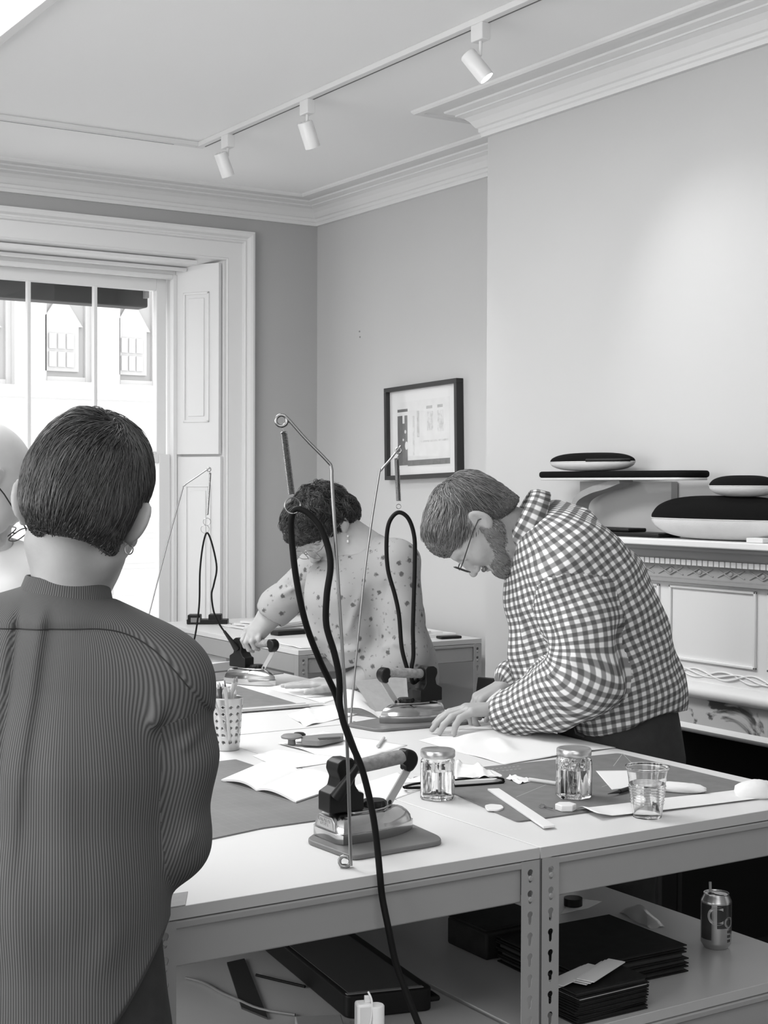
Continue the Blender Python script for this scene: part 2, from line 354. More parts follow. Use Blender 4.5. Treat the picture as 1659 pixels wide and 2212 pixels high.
# the house across the street
hs = thing('house_facade', (4, 13.2, 0), 'pale rendered house across the street seen through the sash window', 'building')
FYH = 13.2
wins = []
for (xa, xb, yt, yb_) in ((-170, 30, 600, 822), (98, 204, 560, 822), (258, 349, 560, 830)):
    A = on(1, FYH, xa, yb_); B = on(1, FYH, xb, yt); wins.append((A[0], B[0], A[2], B[2]+.5))
wins[0] = (wins[1][0]-2.05*(wins[1][1]-wins[1][0]), on(1, FYH, 32, 800)[0], wins[0][2], wins[1][3])
wins.append((wins[2][1]+.9, wins[2][1]+1.9, wins[2][2], wins[2][3]))
hol = [[(a, c), (b, c), (b, d), (a, d)] for (a, b, c, d) in wins]
plate('wall', [(-3, -1), (11, -1), (11, 6.5), (-3, 6.5)], hol, .3, Matrix.Translation((0, FYH+.15, 0)) @ Matrix.Rotation(math.pi/2, 4, 'X'), M['facade'], hs)
MB().box((-3, FYH-.06, wins[1][2]-.16), (11, FYH, wins[1][2]-.10)).build('string_course', M['facade'], hs)
for (a, b, c, d) in wins:
    fr = frame2('window', a, b, c, d, .05, FYH+.10, FYH+.16, M['fframe'], hs); mm = MB().box((a+.04, FYH+.14, c+.04), (b-.04, FYH+.15, d-.04)).build('pane', M['fglass'], fr)
    # gabled dormer reflected in the pane, the reflection built as a relief
    cx = (a+b)/2-.05; zz = c+.10; r_ = min(.34, (b-a)*.36)
    dm = MB(); dm.prism([(cx-r_, zz), (cx+r_, zz), (cx+r_, zz+.42), (cx+r_*1.25, zz+.42), (cx, zz+.74), (cx-r_*1.25, zz+.42), (cx-r_, zz+.42)], -FYH-.14, -FYH-.10, Matrix.Rotation(math.pi/2, 4, 'X'))
    dm.build('mirrored_dormer', mat('far_dormer_reflection', .50, .8), fr)
    dm = MB()
    for i in range(3):
        for j in range(2): dm.box((cx-r_*.7+i*r_*.5, FYH+.085, zz+.04+j*.17), (cx-r_*.7+i*r_*.5+r_*.4, FYH+.10, zz+.18+j*.17))
    dm.build('mirrored_dormer_glass', mat('far_dormer_glass_reflection', .56, .8), fr)
lowz = [on(1, FYH, 300, y)[2] for y in (1030, 1157, 1222, 1290)]
for q in range(3):
    for xa, xb in ((200, 232), (243, 340)):
        a = on(1, FYH, xa, 1100)[0]; b = on(1, FYH, xb, 1100)[0]
        MB().box((a, FYH-.03, lowz[q+1]+.03), (b, FYH+.01, lowz[q]-.03)).build('ground_floor_panel', M['fframe'], hs)
struct(box('ground', (-12, 7.4, -4.2), (16, 20, -4.0), M['plaster']))
# ------------------------------------------------------------------ fireplace
fp = thing('fireplace_mantel', (3.3, 2.55, 0), 'carved white chimneypiece with a dentil band and moulded shelf behind the man', 'fireplace')
MY0, MY1 = 1.15, 3.98
MB().box((3.19, MY0, 1.364), (XC, MY1, 1.385)).build('mantel_shelf', M['white'], fp, bevel=.004)
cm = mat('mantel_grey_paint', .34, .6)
# moulded cornice under the shelf: extruded profile in x-z
def ext(name, pr, y0, y1, mtl, par, smooth=False):
    n = len(pr); v = [(p[0], y0, p[1]) for p in pr]+[(p[0], y1, p[1]) for p in pr]
    f = [tuple(range(n)), tuple(range(2*n-1, n-1, -1))]+[(i, n+i, n+(i+1) % n, (i+1) % n) for i in range(n)]
    return MB().add(v, f).build(name, mtl, par, fix=True, smooth=smooth)
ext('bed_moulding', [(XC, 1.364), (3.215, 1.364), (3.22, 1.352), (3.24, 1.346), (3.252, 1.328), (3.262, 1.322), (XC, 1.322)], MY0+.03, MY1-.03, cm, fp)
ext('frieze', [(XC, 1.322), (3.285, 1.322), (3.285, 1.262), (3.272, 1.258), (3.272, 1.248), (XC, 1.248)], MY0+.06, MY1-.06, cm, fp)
m = MB(); y = MY0+.06
while y < MY1-.07: m.box((3.262, y, 1.304), (3.285, y+.0185, 1.321)); y += .0235
d_ = m.build('dentil_band', M['white'], fp); d_['kind'] = 'stuff'
m = MB(); y = MY0+.1; k = 0
while y < MY1-.12:
    for sgn in (1, -1): m.tube([(3.284, y-.055, 1.283+sgn*.012), (3.281, y, 1.283-sgn*.012), (3.284, y+.055, 1.283+sgn*.012)], .0022, 6)
    m.lathe([(.001, .003), (.007, .001), (.010, -.004)], 8, Matrix.Translation((3.282, y, 1.283)) @ Matrix.Rotation(-math.pi/2, 4, 'Y'))
    y += .13; k += 1
m.build('carved_frieze_ornament', cm, fp, smooth=True)
ext('panel_board', [(XC, 1.248), (3.300, 1.248), (3.300, .942), (XC, .942)], MY0+.10, MY1-.10, M['white'], fp)
# raised panel mouldings
A = on(0, 3.3, 1448, 1262); B = on(0, 3.3, 1647, 1280); A2 = on(0, 3.3, 1438, 1420); B2 = on(0, 3.3, 1635, 1445)
py1, py0, pz1, pz0 = A[1], B2[1]-.0, A[2], A2[2]
wpan = py1-py0; gap = .045
def panel(y0, y1):
    m = MB(); t = .010
    for q in (((y0, pz0), (y1, pz0+t)), ((y0, pz1-t), (y1, pz1)), ((y0, pz0), (y0+t, pz1)), ((y1-t, pz0), (y1, pz1))): m.box((3.291, q[0][0], q[0][1]), (3.3005, q[1][0], q[1][1]))
    return m.build('panel_moulding', M['white'], fp, bevel=.003)
for i in range(-3, 2):
    y0 = py0+i*(wpan+gap); y1 = y0+wpan
    if i == 1: y1 = min(y1, MY1-.14)
    if y0 > MY0+.1: panel(y0, y1)
# guilloche strip, bolection, marble lintel and lower moulding, jambs
m = MB()
for ph, am_ in ((0, .0125), (math.pi, .0125), (math.pi/2, .0085)):
    m.tube([(3.297-.002*math.cos(2*t*.9+ph), MY0+.12+t*.038, .957+am_*math.sin(t*1.0+ph)+.012) for t in np.linspace(0, (MY1-MY0-.24)/.038, 400)], .0028, 6)
m.build('carved_wave_ornament', M['white'], fp, smooth=True)
ext('bolection', [(XC, .942), (3.292, .942), (3.272, .934), (3.262, .920), (3.262, .908), (3.272, .896), (3.30, .888), (XC, .888)], MY0+.10, MY1-.10, M['white'], fp, smooth=True)
def marblemat():
    m, nt, b = node_mat('veined_marble'); tc = nt.nodes.new('ShaderNodeTexCoord'); n = nt.nodes.new('ShaderNodeTexNoise'); n.inputs['Scale'].default_value = 4.5; n.inputs['Detail'].default_value = 9; n.inputs['Distortion'].default_value = 1.8
    nt.links.new(tc.outputs['Object'], n.inputs['Vector']); r = nt.nodes.new('ShaderNodeValToRGB'); e = r.color_ramp.elements
    e[0].position = .39; e[0].color = g(.08); e[1].position = .44; e[1].color = g(.52)
    nt.links.new(n.outputs['Fac'], r.inputs[0]); nt.links.new(r.outputs[0], b.inputs['Base Color']); b.inputs['Roughness'].default_value = .3; return m
M['vein'] = marblemat()
box('marble_lintel', (3.308, MY0+.12, .800), (XC+.03, MY1-.12, .888), M['vein'], fp)
ext('opening_moulding', [(3.42, .812), (3.318, .812), (3.305, .803), (3.300, .790), (3.308, .778), (3.325, .772), (3.42, .772)], FY0-.02, FY1+.02, M['plaster'], fp, smooth=True)
for y0, y1 in ((MY0+.08, FY0-.0), (FY1+.16, MY1-.08)): box('jamb', (3.29, y0, 0), (XC-.001, y1, .94), M['white'], fp, bevel=.004)
box('jamb_shade_strip', (3.33, FY1-.01, 0), (XC-.001, FY1+.159, .770), mat('jamb_shade', .03, .5), fp, bevel=.003)  # shade on the inner jamb, put in as a near-black strip
# ------------------------------------------------------------------ ceiling track and spotlights
TX, TY = 2.735, 5.75
tr = tag(MB().box((TX-.018, YB+.3, ZC-.020), (TX+.018, TY+.018, ZC)).build('lighting_track', M['plaster'], bevel=.002), 'long white track on the ceiling holding the spotlights', 'lighting track')
MB().box((TX+.006, YB+.3, ZC-.0212), (TX+.011, TY-.03, ZC-.0195)).build('conductor_slot', mat('slot', .12, .6), tr)
t2 = tag(MB().box((XL+.3, TY-.018, ZC-.020), (TX-.018, TY+.018, ZC)).build('lighting_track', M['plaster'], bevel=.002), 'empty white ceiling track running parallel to the window wall', 'lighting track')
MB().box((XL+.3, TY+.004, ZC-.0212), (TX-.12, TY+.009, ZC-.0195)).build('conductor_slot', mat('slot', .35, .6), t2)
def spot(y, bx, by, tx, ty_, label, rad, ln, energy=0, aim=None):
    """adapter on the track at y; barrel from pixel pair back end to front end"""
    d = float(np.array([TX, y, ZC])@fw-C0@fw)
    b = PD(bx, by, d); t = PD(tx, ty_, d)
    if aim is not None:
        mid = (b+t)/2; dv = np.array(aim, float)-mid; dv /= np.linalg.norm(dv); b = mid-dv*ln/2; t = mid+dv*ln/2
    s = thing('track_spotlight', (TX, y, ZC-.02), label, 'spotlight', 'spotlights on the ceiling track')
    MB().box((TX-.017, y-.030, ZC-.072), (TX+.017, y+.030, ZC-.019)).build('adapter', M['plaster'], s, bevel=.003)
    j = b+(t-b)*.22; jt = (TX, y, ZC-.072)
    jj = np.array([TX, y, j[2]+.012])
    MB().tube([jt, tuple(jj), tuple(j)], .0055, 10).build('stem', M['plaster'], s, smooth=True)
    q = Vector(t-b).to_track_quat('Z', 'Y').to_matrix().to_4x4(); X = Matrix.Translation(b) @ q; L = float(np.linalg.norm(t-b))
    MB().lathe([(0, .002), (rad-.003, .002), (rad, .006), (rad, L), (rad-.003, L), (rad-.004, L-.012), (0, L-.012)], 36, X, cap=False).build('barrel', M['white'], s, smooth=True)
    MB().lathe([(0, L-.010), (rad-.0045, L-.010)], 36, X, cap=False).build('lamp_face', M['lamp'], s)
    m = MB()
    for k in range(8):
        a = k*math.pi/4; m.lathe([(0, -.0002), (.002, -.0002)], 8, X @ Matrix.Translation((rad*.6*math.cos(a), rad*.6*math.sin(a), .0015)))
    m.build('vent_hole', mat('vent_dark', .1, .8), s)
    if energy:
        l = bpy.data.lights.new('spot_beam', 'SPOT'); l.energy = energy; l.spot_size = math.radians(SPOTSZ); l.spot_blend = 1.0; l.shadow_soft_size = .03
        o = bpy.data.objects.new('spot_beam', l); COL.objects.link(o); o.matrix_world = Matrix.Translation(t+(t-b)/L*.005) @ Vector(b-t).to_track_quat('Z', 'Y').to_matrix().to_4x4()
        o.location = tuple(t+(t-b)/L*.006); setpar(o, s)
    return s
spot(3.74, 1013, 117, 1047, 168, 'white spotlight on the track with its lamp face glowing, above the man', .0265, .10, SPOTP, aim=(3.4, 3.15, 1.70))
spot(4.83, 659, 263, 675, 318, 'white spotlight in the middle of the visible track, small holes in its back', .029, .10, SPOTP*.8, aim=(3.176, 4.964, 1.96))
spot(5.49, 476, 330, 492, 380, 'white spotlight on the track nearest the window wall', .027, .10, SPOTP*.6, aim=(3.176, 5.62, 1.96))
# framed light panel in the ceiling at the left
lp = thing('ceiling_light_panel', (1.2, 4.3, ZC), 'bright framed light panel in the ceiling above the bald person', 'ceiling light')
LX1 = 1.525
m = MB(); x0, x1, y0, y1 = .55, LX1+.032, 3.0, 5.6
for q in (((x0, y0), (x1, y0+.035)), ((x0, y1-.035), (x1, y1)), ((x0, y0), (x0+.035, y1)), ((x1-.035, y0), (x1, y1))): m.box((q[0][0], q[0][1], ZC-.018), (q[1][0], q[1][1], ZC-.0005))
m.build('panel_frame', M['plaster'], lp, bevel=.003)
MB().box((x0+.034, y0+.034, ZC-.010), (x1-.034, y1-.034, ZC-.003)).build('diffuser', M['panel'], lp)
# ------------------------------------------------------------------ picture on the alcove wall
pc = thing('framed_picture', (XA, 5.66, 1.80), 'black framed black and white photograph hanging in the alcove', 'picture')
# hangs slightly crooked
P00 = on(0, XA-.035, 828, 1036); P01 = on(0, XA-.035, 832, 838); P11 = on(0, XA-.035, 989, 816)
py_a, py_b = P01[1]-.0, P11[1]; W_, H_ = py_a-py_b, P01[2]-P00[2]
X = Matrix.Translation((XA, (py_a+py_b)/2, (P01[2]+P00[2])/2+.005)) @ Matrix.Rotation(math.radians(-1.5), 4, 'X')
m = MB(); fwid = .020; dpt = .040
for q in (((-W_/2, -H_/2), (W_/2, -H_/2+fwid)), ((-W_/2, H_/2-fwid), (W_/2, H_/2)), ((-W_/2, -H_/2+fwid), (-W_/2+fwid, H_/2-fwid)), ((W_/2-fwid, -H_/2+fwid), (W_/2, H_/2-fwid))):
    m.box((-dpt, q[0][0], q[0][1]), (-.002, q[1][0], q[1][1]), X)
m.build('frame', M['frame'], pc, bevel=.001)
MB().box((-.018, -W_/2+fwid, -H_/2+fwid), (-.010, W_/2-fwid, H_/2-fwid), X).build('mount', M['paper'], pc)
# the print: pale street view with a dark column at the window side and a dark foot
def pr(name, a0, b0, a1, b1, v, z=.0005):
    # a across from the window side (0..1), b down (0..1)
    ya = W_/2-a0*W_; yb2 = W_/2-a1*W_; za = H_/2-b0*H_; zb = H_/2-b1*H_
    return (min(ya, yb2), min(za, zb)), (max(ya, yb2), max(za, zb)), v, z
base = MB().box((-.0188, W_/2-.86*W_, H_/2-.87*H_), (-.018, W_/2-.14*W_, H_/2-.17*H_), X).build('print', mat('print_pale', .72, .5, noise=.05, scale=18), pc)
for a0, b0, a1, b1, v in ((.145, .245, .29, .275, .10), (.145, .315, .215, .85, .10), (.245, .315, .285, .85, .13), (.215, .40, .245, .85, .12), (.285, .80, .86, .86, .16), (.55, .24, .63, .27, .4), (.70, .24, .77, .27, .4), (.42, .28, .45, .56, .5), (.36, .33, .385, .75, .6),
                          (.56, .30, .64, .50, .62), (.70, .30, .78, .52, .62), (.45, .60, .84, .62, .6)):
    lo, hi, v, z = pr('', a0, b0, a1, b1, v); MB().box((-.0192, lo[0], lo[1]), (-.0187, hi[0], hi[1]), X).build('printed_shape', mat('print_tone', v, .5, noise=.2, scale=60), base)
m = MB()
for (a, b, r1, r2) in ((.255, .49, .012, .02), (.225, .575, .010, .014), (.27, .64, .022, .045)):
    m.prism([(W_/2-a*W_+r1*W_*math.cos(t), H_/2-b*H_+r2*H_*math.sin(t)) for t in np.linspace(0, 6.28, 14)[:-1]], .0190, .0194, X @ Matrix(((0, 0, -1, 0), (1, 0, 0, 0), (0, 1, 0, 0), (0, 0, 0, 1))))
m.build('printed_shape', mat('print_light', .7, .5), base)
MB().box((-.0225, -W_/2+fwid, -H_/2+fwid), (-.0210, W_/2-fwid, H_/2-fwid), X).build('glass', M['picglass'], pc)
# two wall plug marks
for (x, y) in ((776, 716), (777, 728)):
    p = on(0, XA-.003, x, y); tag(MB().cyl((XA-.004, p[1], p[2]), (XA, p[1], p[2]), .004).build('wall_hook', M['greyboard'], None), ('upper' if y < 720 else 'lower')+' of two tiny grey hooks in the alcove wall left of the picture', 'hook', 'hooks in the alcove wall')
# ------------------------------------------------------------------ workbenches of boltless shelving
TZ = .90
KX = Matrix.Rotation(math.pi/2, 4, 'X')
def keyhole(cx, cz):
    p = [(cx+.0062*math.cos(t), cz+.0062*math.sin(t)) for t in np.linspace(math.radians(-50), math.radians(230), 14)]
    return p+[(cx-.0036, cz-.015), (cx-.0018, cz-.018), (cx+.0018, cz-.018), (cx+.0036, cz-.015)]
def bench(name, x0, x1, y0, y1, zs, label, posts=True, group=None):
    t = thing(name, ((x0+x1)/2, (y0+y1)/2, 0), label, 'workbench', group)
    MB().box((x0+.001, y0, TZ-.020), (x1-.001, y1-.001, TZ)).build('worktop', M['top'], t, bevel=.001)
    e = MB().box((x0+.001, y0-.0012, TZ-.0195), (x1-.001, y0+.0005, TZ-.0005)).build('edge_band', M['edge'], t)
    # steel angle frame: beams on four sides at the top and under the shelf
    for z1 in (TZ-.021, zs-.021):
        for (a, b) in (((x0+.038, y0+.004), (x1-.038, y0+.010)), ((x0+.038, y1-.010), (x1-.038, y1-.004)), ((x0+.004, y0+.038), (x0+.010, y1-.038)), ((x1-.010, y0+.038), (x1-.004, y1-.038))):
            m = MB(); m.box((a[0], a[1], z1-.074), (b[0], b[1], z1)); 
            if b[0]-a[0] > b[1]-a[1]:
                s = 1 if a[1] < (y0+y1)/2 else -1; yy = a[1] if s > 0 else b[1]
                m.box((a[0], min(yy-.006*s, yy+.012*s), z1-.014), (b[0], max(yy-.006*s, yy+.012*s), z1-.001))
            m.build('beam', M['steel'], t, bevel=.0028, seg=3)
    for (x, sx) in ((x0+.002, 1), (x1-.002, -1)):
        for (y, sy) in ((y0-.003, 1), (y1-.0005, -1)):
            W = .040
            fl = (0, W) if sx > 0 else (-W, 0)
            hs_ = []; zt = TZ-.021; zz = .858; i = 0
            cxh = sx*.021
            while zz > .06:
                if sy > 0: hs_.append(keyhole(cxh, zz))
                zz -= .0378
            p = plate('post', [(fl[0], .0), (fl[1], .0), (fl[1], zt), (fl[0], zt)], hs_, .0018, Matrix.Translation((x, y+sy*.001, 0)) @ KX, M['steel'], t)
            MB().box((min(x, x+sx*.0018), min(y, y+sy*.038), 0), (max(x, x+sx*.0018), max(y, y+sy*.038), zt)).build('post_flange', M['steel'], p)
            if sy > 0:
                r = MB()
                for q in range(2):
                    for zb_ in (.858-.0378*q, ): r.lathe([(.0048, -.002), (.0048, .0012), (.0040, .0022), (0, .0024)], 14, Matrix.Translation((x+cxh, y, zb_-.0100)) @ Matrix.Rotation(math.pi/2, 4, 'X'))
                r.build('rivet', M['steel'], p, smooth=True)
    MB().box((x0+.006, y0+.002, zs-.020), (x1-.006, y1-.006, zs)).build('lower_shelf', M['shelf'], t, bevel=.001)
    return t
SZ = .55
bench('workbench', .907, 1.6605, 2.08, 3.430, SZ, 'white topped grey steel workbench nearest the person seen from behind', group='workbenches pushed together')
bench('workbench', 1.6615, 2.45, 2.08, 3.430, SZ, 'white topped steel bench carrying the two glass jars and the plastic cup', group='workbenches pushed together')
bench('workbench', .907, 1.6605, 3.437, 4.88, SZ, 'steel bench at the far left of the joined four, behind the pen pot', group='workbenches pushed together')
bench('workbench', 1.6615, 2.45, 3.437, 4.88, SZ, 'steel bench where the woman in the floral top is ironing', group='workbenches pushed together')
bench('workbench', 2.83, 3.72, 5.06, 6.42, .50, 'separate steel bench against the alcove wall, stacked with papers')
# corner plate left bare at the front left corner
tag(MB().prism([(.909, 2.079), (.965, 2.079), (1.0, 2.145), (.909, 2.15)], TZ+.0002, TZ+.0014).build('corner_plate', M['greyboard']), 'grey steel corner plate on the front left corner of the bench top', 'corner plate')
# ------------------------------------------------------------------ flat things on the tables
def rounded(poly, r, n=5):
    out = []; k = len(poly)
    for i in range(k):
        p = np.array(poly[i], float); a = np.array(poly[i-1], float)-p; b = np.array(poly[(i+1) % k], float)-p
        la, lb = np.linalg.norm(a), np.linalg.norm(b); rr = min(r, la*.45, lb*.45); a = p+a/la*rr; b = p+b/lb*rr
        for j in range(n+1):
            t = j/n; q = (1-t)**2*a+2*t*(1-t)*p+t*t*b; out.append((q[0], q[1]))
    return out
def flatpx(px, z): return [tuple(gZ(z, *q)[:2]) for q in px]
def slab(name, poly, z0, z1, mtl, label=None, cat=None, group=None, r=.004, parent=None, bevel=0):
    o = MB().prism(rounded(poly, r), z0, z1).build(name, mtl, parent, bevel=bevel)
    if label: tag(o, label, cat, group)
    return o
def gridmat():
    m, nt, b = node_mat('gridded_cutting_mat'); tc = nt.nodes.new('ShaderNodeTexCoord'); br = nt.nodes.new('ShaderNodeTexBrick')
    br.offset = 0; br.inputs['Scale'].default_value = 1; br.inputs['Brick Width'].default_value = .0254; br.inputs['Row Height'].default_value = .0254; br.inputs['Mortar Size'].default_value = .0004; br.inputs['Mortar Smooth'].default_value = .3
    for i in (1, 2): br.inputs[i].default_value = g(.165)
    br.inputs[3].default_value = g(.215)
    n = nt.nodes.new('ShaderNodeTexNoise'); n.inputs['Scale'].default_value = 9; n.inputs['Detail'].default_value = 8; nt.links.new(tc.outputs['Object'], n.inputs['Vector'])
    mx = nt.nodes.new('ShaderNodeMixRGB'); mx.blend_type = 'MULTIPLY'; mx.inputs[0].default_value = 1
    r = nt.nodes.new('ShaderNodeMapRange'); r.inputs['To Min'].default_value = .75; r.inputs['To Max'].default_value = 1.3; nt.links.new(n.outputs['Fac'], r.inputs['Value'])
    nt.links.new(tc.outputs['Object'], br.inputs['Vector']); nt.links.new(br.outputs['Color'], mx.inputs[1]); nt.links.new(r.outputs['Result'], mx.inputs[2]); nt.links.new(mx.outputs[0], b.inputs['Base Color'])
    b.inputs['Roughness'].default_value = .55; return m
M['gmat'] = gridmat()
z = TZ+.003
m1 = [(1.575, 3.115), (1.588, 2.63), (1.548, 2.468), (1.302, 2.466), (1.15, 2.432), (.96, 2.43), (.96, 3.10)]
mats = [slab('cutting_mat', m1, TZ+.0003, z, M['gmat'], 'dark cutting mat under the open notebook, beside the person in the pinstripe shirt', 'cutting mat', 'cutting mats', .006)]
m4 = [gZ(z, 1340, 1625)[:2], gZ(z, 1620, 1699)[:2], gZ(z, 1560, 1724)[:2], gZ(z, 1127, 1771)[:2], gZ(z, 985, 1712)[:2], gZ(z, 1050, 1655)[:2]]
m4[2] = m4[1]+(m4[3]-m4[0])*.10
m4 = [(2.400, 2.705), (2.392, 2.235), (1.745, 2.255), (1.790, 2.525), (1.81, 2.72), (2.02, 2.735)]
m4o = slab('cutting_mat', m4, TZ+.0003, z, M['mat_'], 'dark cutting mat under the jar and white strip, near the man', 'cutting mat', 'cutting mats', .012)
ln = MB()
def lineon(mb, p, q, z, w=.0008):
    p = np.array(p); q = np.array(q); d = (q-p)/np.linalg.norm(q-p); n = np.array([-d[1], d[0]])*w
    mb.add([(*(p+n), z), (*(p-n), z), (*(q-n), z), (*(q+n), z)], [(0, 1, 2, 3)])
for pa, pb in (((1345, 1628), (1325, 1655)), ((1345, 1628), (1368, 1652)), ((1115, 1722), (1180, 1695)), ((1300, 1700), (1340, 1685))): lineon(ln, gZ(z, *pa)[:2], gZ(z, *pb)[:2], z+.0003)
for i in range(8):
    for j in range(2):
        p = gZ(z, 1056+i*9+j*4, 1662-i*1+j*6)[:2]; lineon(ln, p-np.array([.004, 0]), p+np.array([.003, .0]), z+.0003, .0018)
ln.build('printed_line', mat('mat_print', .42, .6), m4o)
slab('cutting_mat', [(2.131, 3.812), (2.158, 4.25), (1.55, 4.25), (1.53, 3.835)], TZ+.0003, z, M['mat_'], 'grey cutting mat behind the perforated pen pot', 'cutting mat', 'cutting mats', .006)
slab('cutting_mat', [(2.44, 4.46), (2.44, 4.78), (2.10, 4.80), (2.14, 4.40)], TZ+.0003, z, M['mat_'], 'dark cutting mat behind the hand-held iron, at the far end of the bench', 'cutting mat', 'cutting mats', .006)
slab('ruler', [(1.60, 3.800), (2.190, 3.772), (2.186, 3.752), (1.60, 3.782)], TZ+.0062, TZ+.0082, M['wood'], 'pale long ruler lying along the edge of the mat behind the pen pot', 'ruler', r=.001)
slab('board_strip', [(1.58, 3.835), (2.15, 3.800), (2.13, 3.735), (1.58, 3.765)], TZ+.0036, TZ+.0060, M['greyboard'], 'grey board strip beneath the pale ruler behind the pen pot', 'board', r=.001)
# paper sheets: gently curved heightfields
def sheet(name, px, label, cat='paper', z=TZ+.0006, amp=.0, nu=24, nv=16, seed=0, mtl=None, group='loose white papers on the benches', lift=None, world=None):
    c = [gZ(z, *q) for q in px] if world is None else [np.array((a, b, z)) for a, b in world]
    rs = np.random.RandomState(seed); ph = rs.rand(6)*6.3; fr = 1+rs.rand(6)*2.5; v = []; f = []
    for j in range(nv+1):
        for i in range(nu+1):
            s, t = i/nu, j/nv; p = (1-s)*(1-t)*c[0]+s*(1-t)*c[1]+s*t*c[2]+(1-s)*t*c[3]
            h = amp*(max(0, math.sin(fr[0]*3*s+ph[0]+2*t))**3+.7*max(0, math.sin(fr[1]*3*t+ph[1]-2*s))**3+.25*math.sin(7*s+5*t+ph[2]))
            if lift: h += lift(s, t)
            v.append((p[0], p[1], z+max(0, h)))
    for j in range(nv):
        for i in range(nu): a = j*(nu+1)+i; f.append((a, a+1, a+nu+2, a+nu+1))
    o = MB().add(v, f).build(name, mtl or M['paper'], smooth=True); md = o.modifiers.new('s', 'SOLIDIFY'); md.thickness = .0003; md.offset = 1
    return tag(o, label, cat, group)
def ridge(s0, t0, s1, t1, h, w):
    def fn(s, t):
        a = np.array([s0, t0]); b = np.array([s1, t1])-a; q = np.array([s, t])-a; u = min(1, max(0, (q@b)/(b@b))); d = np.linalg.norm(q-u*b)
        return h*math.exp(-(d/w)**2)*min(1, 4*u+.1)
    return fn
ra, rb = ridge(.1, .25, .95, .30, .016, .09), ridge(.25, .75, .45, .45, .010, .06)
sheet('paper_sheet', [(905, 1600), (1075, 1556), (1330, 1616), (1090, 1652)], 'large creased white sheet between the man and the jars', amp=.004, nu=40, nv=30, seed=3, lift=lambda s, t: ra(s, t)+rb(s, t))
sheet('paper_sheet', [(600, 1608), (700, 1580), (880, 1610), (760, 1650)], 'crumpled white sheet under the grey-handled tool', amp=.003, seed=5)
sheet('paper_sheet', [(545, 1632), (600, 1620), (760, 1640), (612, 1664)], 'thin white sheet in front of the grey-handled tool', amp=.002, seed=9, mtl=M['tissue'], z=TZ+.0012)
sheet('paper_sheet', [(760, 1700), (860, 1668), (925, 1700), (830, 1735)], 'white sheet lying behind the nearest iron', amp=.001, seed=11)
sheet('paper_sheet', [(620, 1545), (720, 1522), (790, 1540), (660, 1570)], 'white tissue sheet in front of the long ruler', amp=.006, seed=13, mtl=M['tissue'])
sheet('paper_sheet', [(1247, 1748), (1640, 1700), (1659, 1722), (1290, 1768)], 'long white strip of paper running behind the plastic cup', amp=.0015, seed=15, z=z+.0006, lift=ridge(0, 0, 0, 1, .010, .05))
sheet('paper_sheet', [(1287, 1665), (1372, 1664), (1370, 1700), (1322, 1706)], 'white paper scrap between the jar and the plastic cup', z=z+.0006, seed=17)
sheet('paper_sheet', [(1092, 1681), (1112, 1675), (1152, 1687), (1122, 1694)], 'small folded white scrap on the mat left of the right-hand jar', z=z+.0008, seed=18, amp=.004)
sheet('paper_sheet', [(985, 1646), (1038, 1654), (1078, 1678), (985, 1683)], 'white folded paper lying on the black corded booklet', z=z+.012, seed=19, amp=.006)
sheet('paper_sheet', [(575, 1486), (690, 1462), (800, 1485), (700, 1520)], 'white sheet under the spread hand of the woman', seed=21, amp=.001)
sheet('paper_sheet', None, 'white sheet on the far side of the mat behind the pen pot', world=[(1.3, 4.3), (1.9, 4.32), (1.9, 4.7), (1.3, 4.7)], seed=22, amp=.001)
# crumpled tissues
def crumple(name, c, rx, ry, rz, label, seed, cat='tissue', rot=0):
    rs = np.random.RandomState(seed); v = []; f = []; nu, nv = 28, 16
    P = rs.rand(12, 3)*2-1; 
    for j in range(nv+1):
        for i in range(nu):
            th = math.pi*j/nv; ph = 2*math.pi*i/nu; d = np.array([math.sin(th)*math.cos(ph), math.sin(th)*math.sin(ph), math.cos(th)])
            k = 1+.10*sum(abs(math.sin(3*(d@P[q])+q)) for q in range(6))/2-.16+.06*rs.rand()
            p = d*k*np.array([rx, ry, rz]); x, y = p[0]*math.cos(rot)-p[1]*math.sin(rot), p[0]*math.sin(rot)+p[1]*math.cos(rot)
            v.append((c[0]+x, c[1]+y, max(c[2]+.0005, c[2]+rz*.6+p[2])))
    for j in range(nv):
        for i in range(nu): a = j*nu+i; b = j*nu+(i+1) % nu; f.append((a, a+nu, b+nu, b))
    return tag(MB().add(v, f).build(name, M['tissue'], smooth=True), label, cat)
crumple('crumpled_tissue', gZ(z, 1467, 1710), .055, .018, .012, 'small folded tissue on the mat right of the plastic cup', 4, rot=-.9)
crumple('crumpled_tissue', gZ(TZ, 1636, 1722), .045, .028, .022, 'crumpled tissue on the table edge at the end of the long paper strip', 5, rot=-.6)
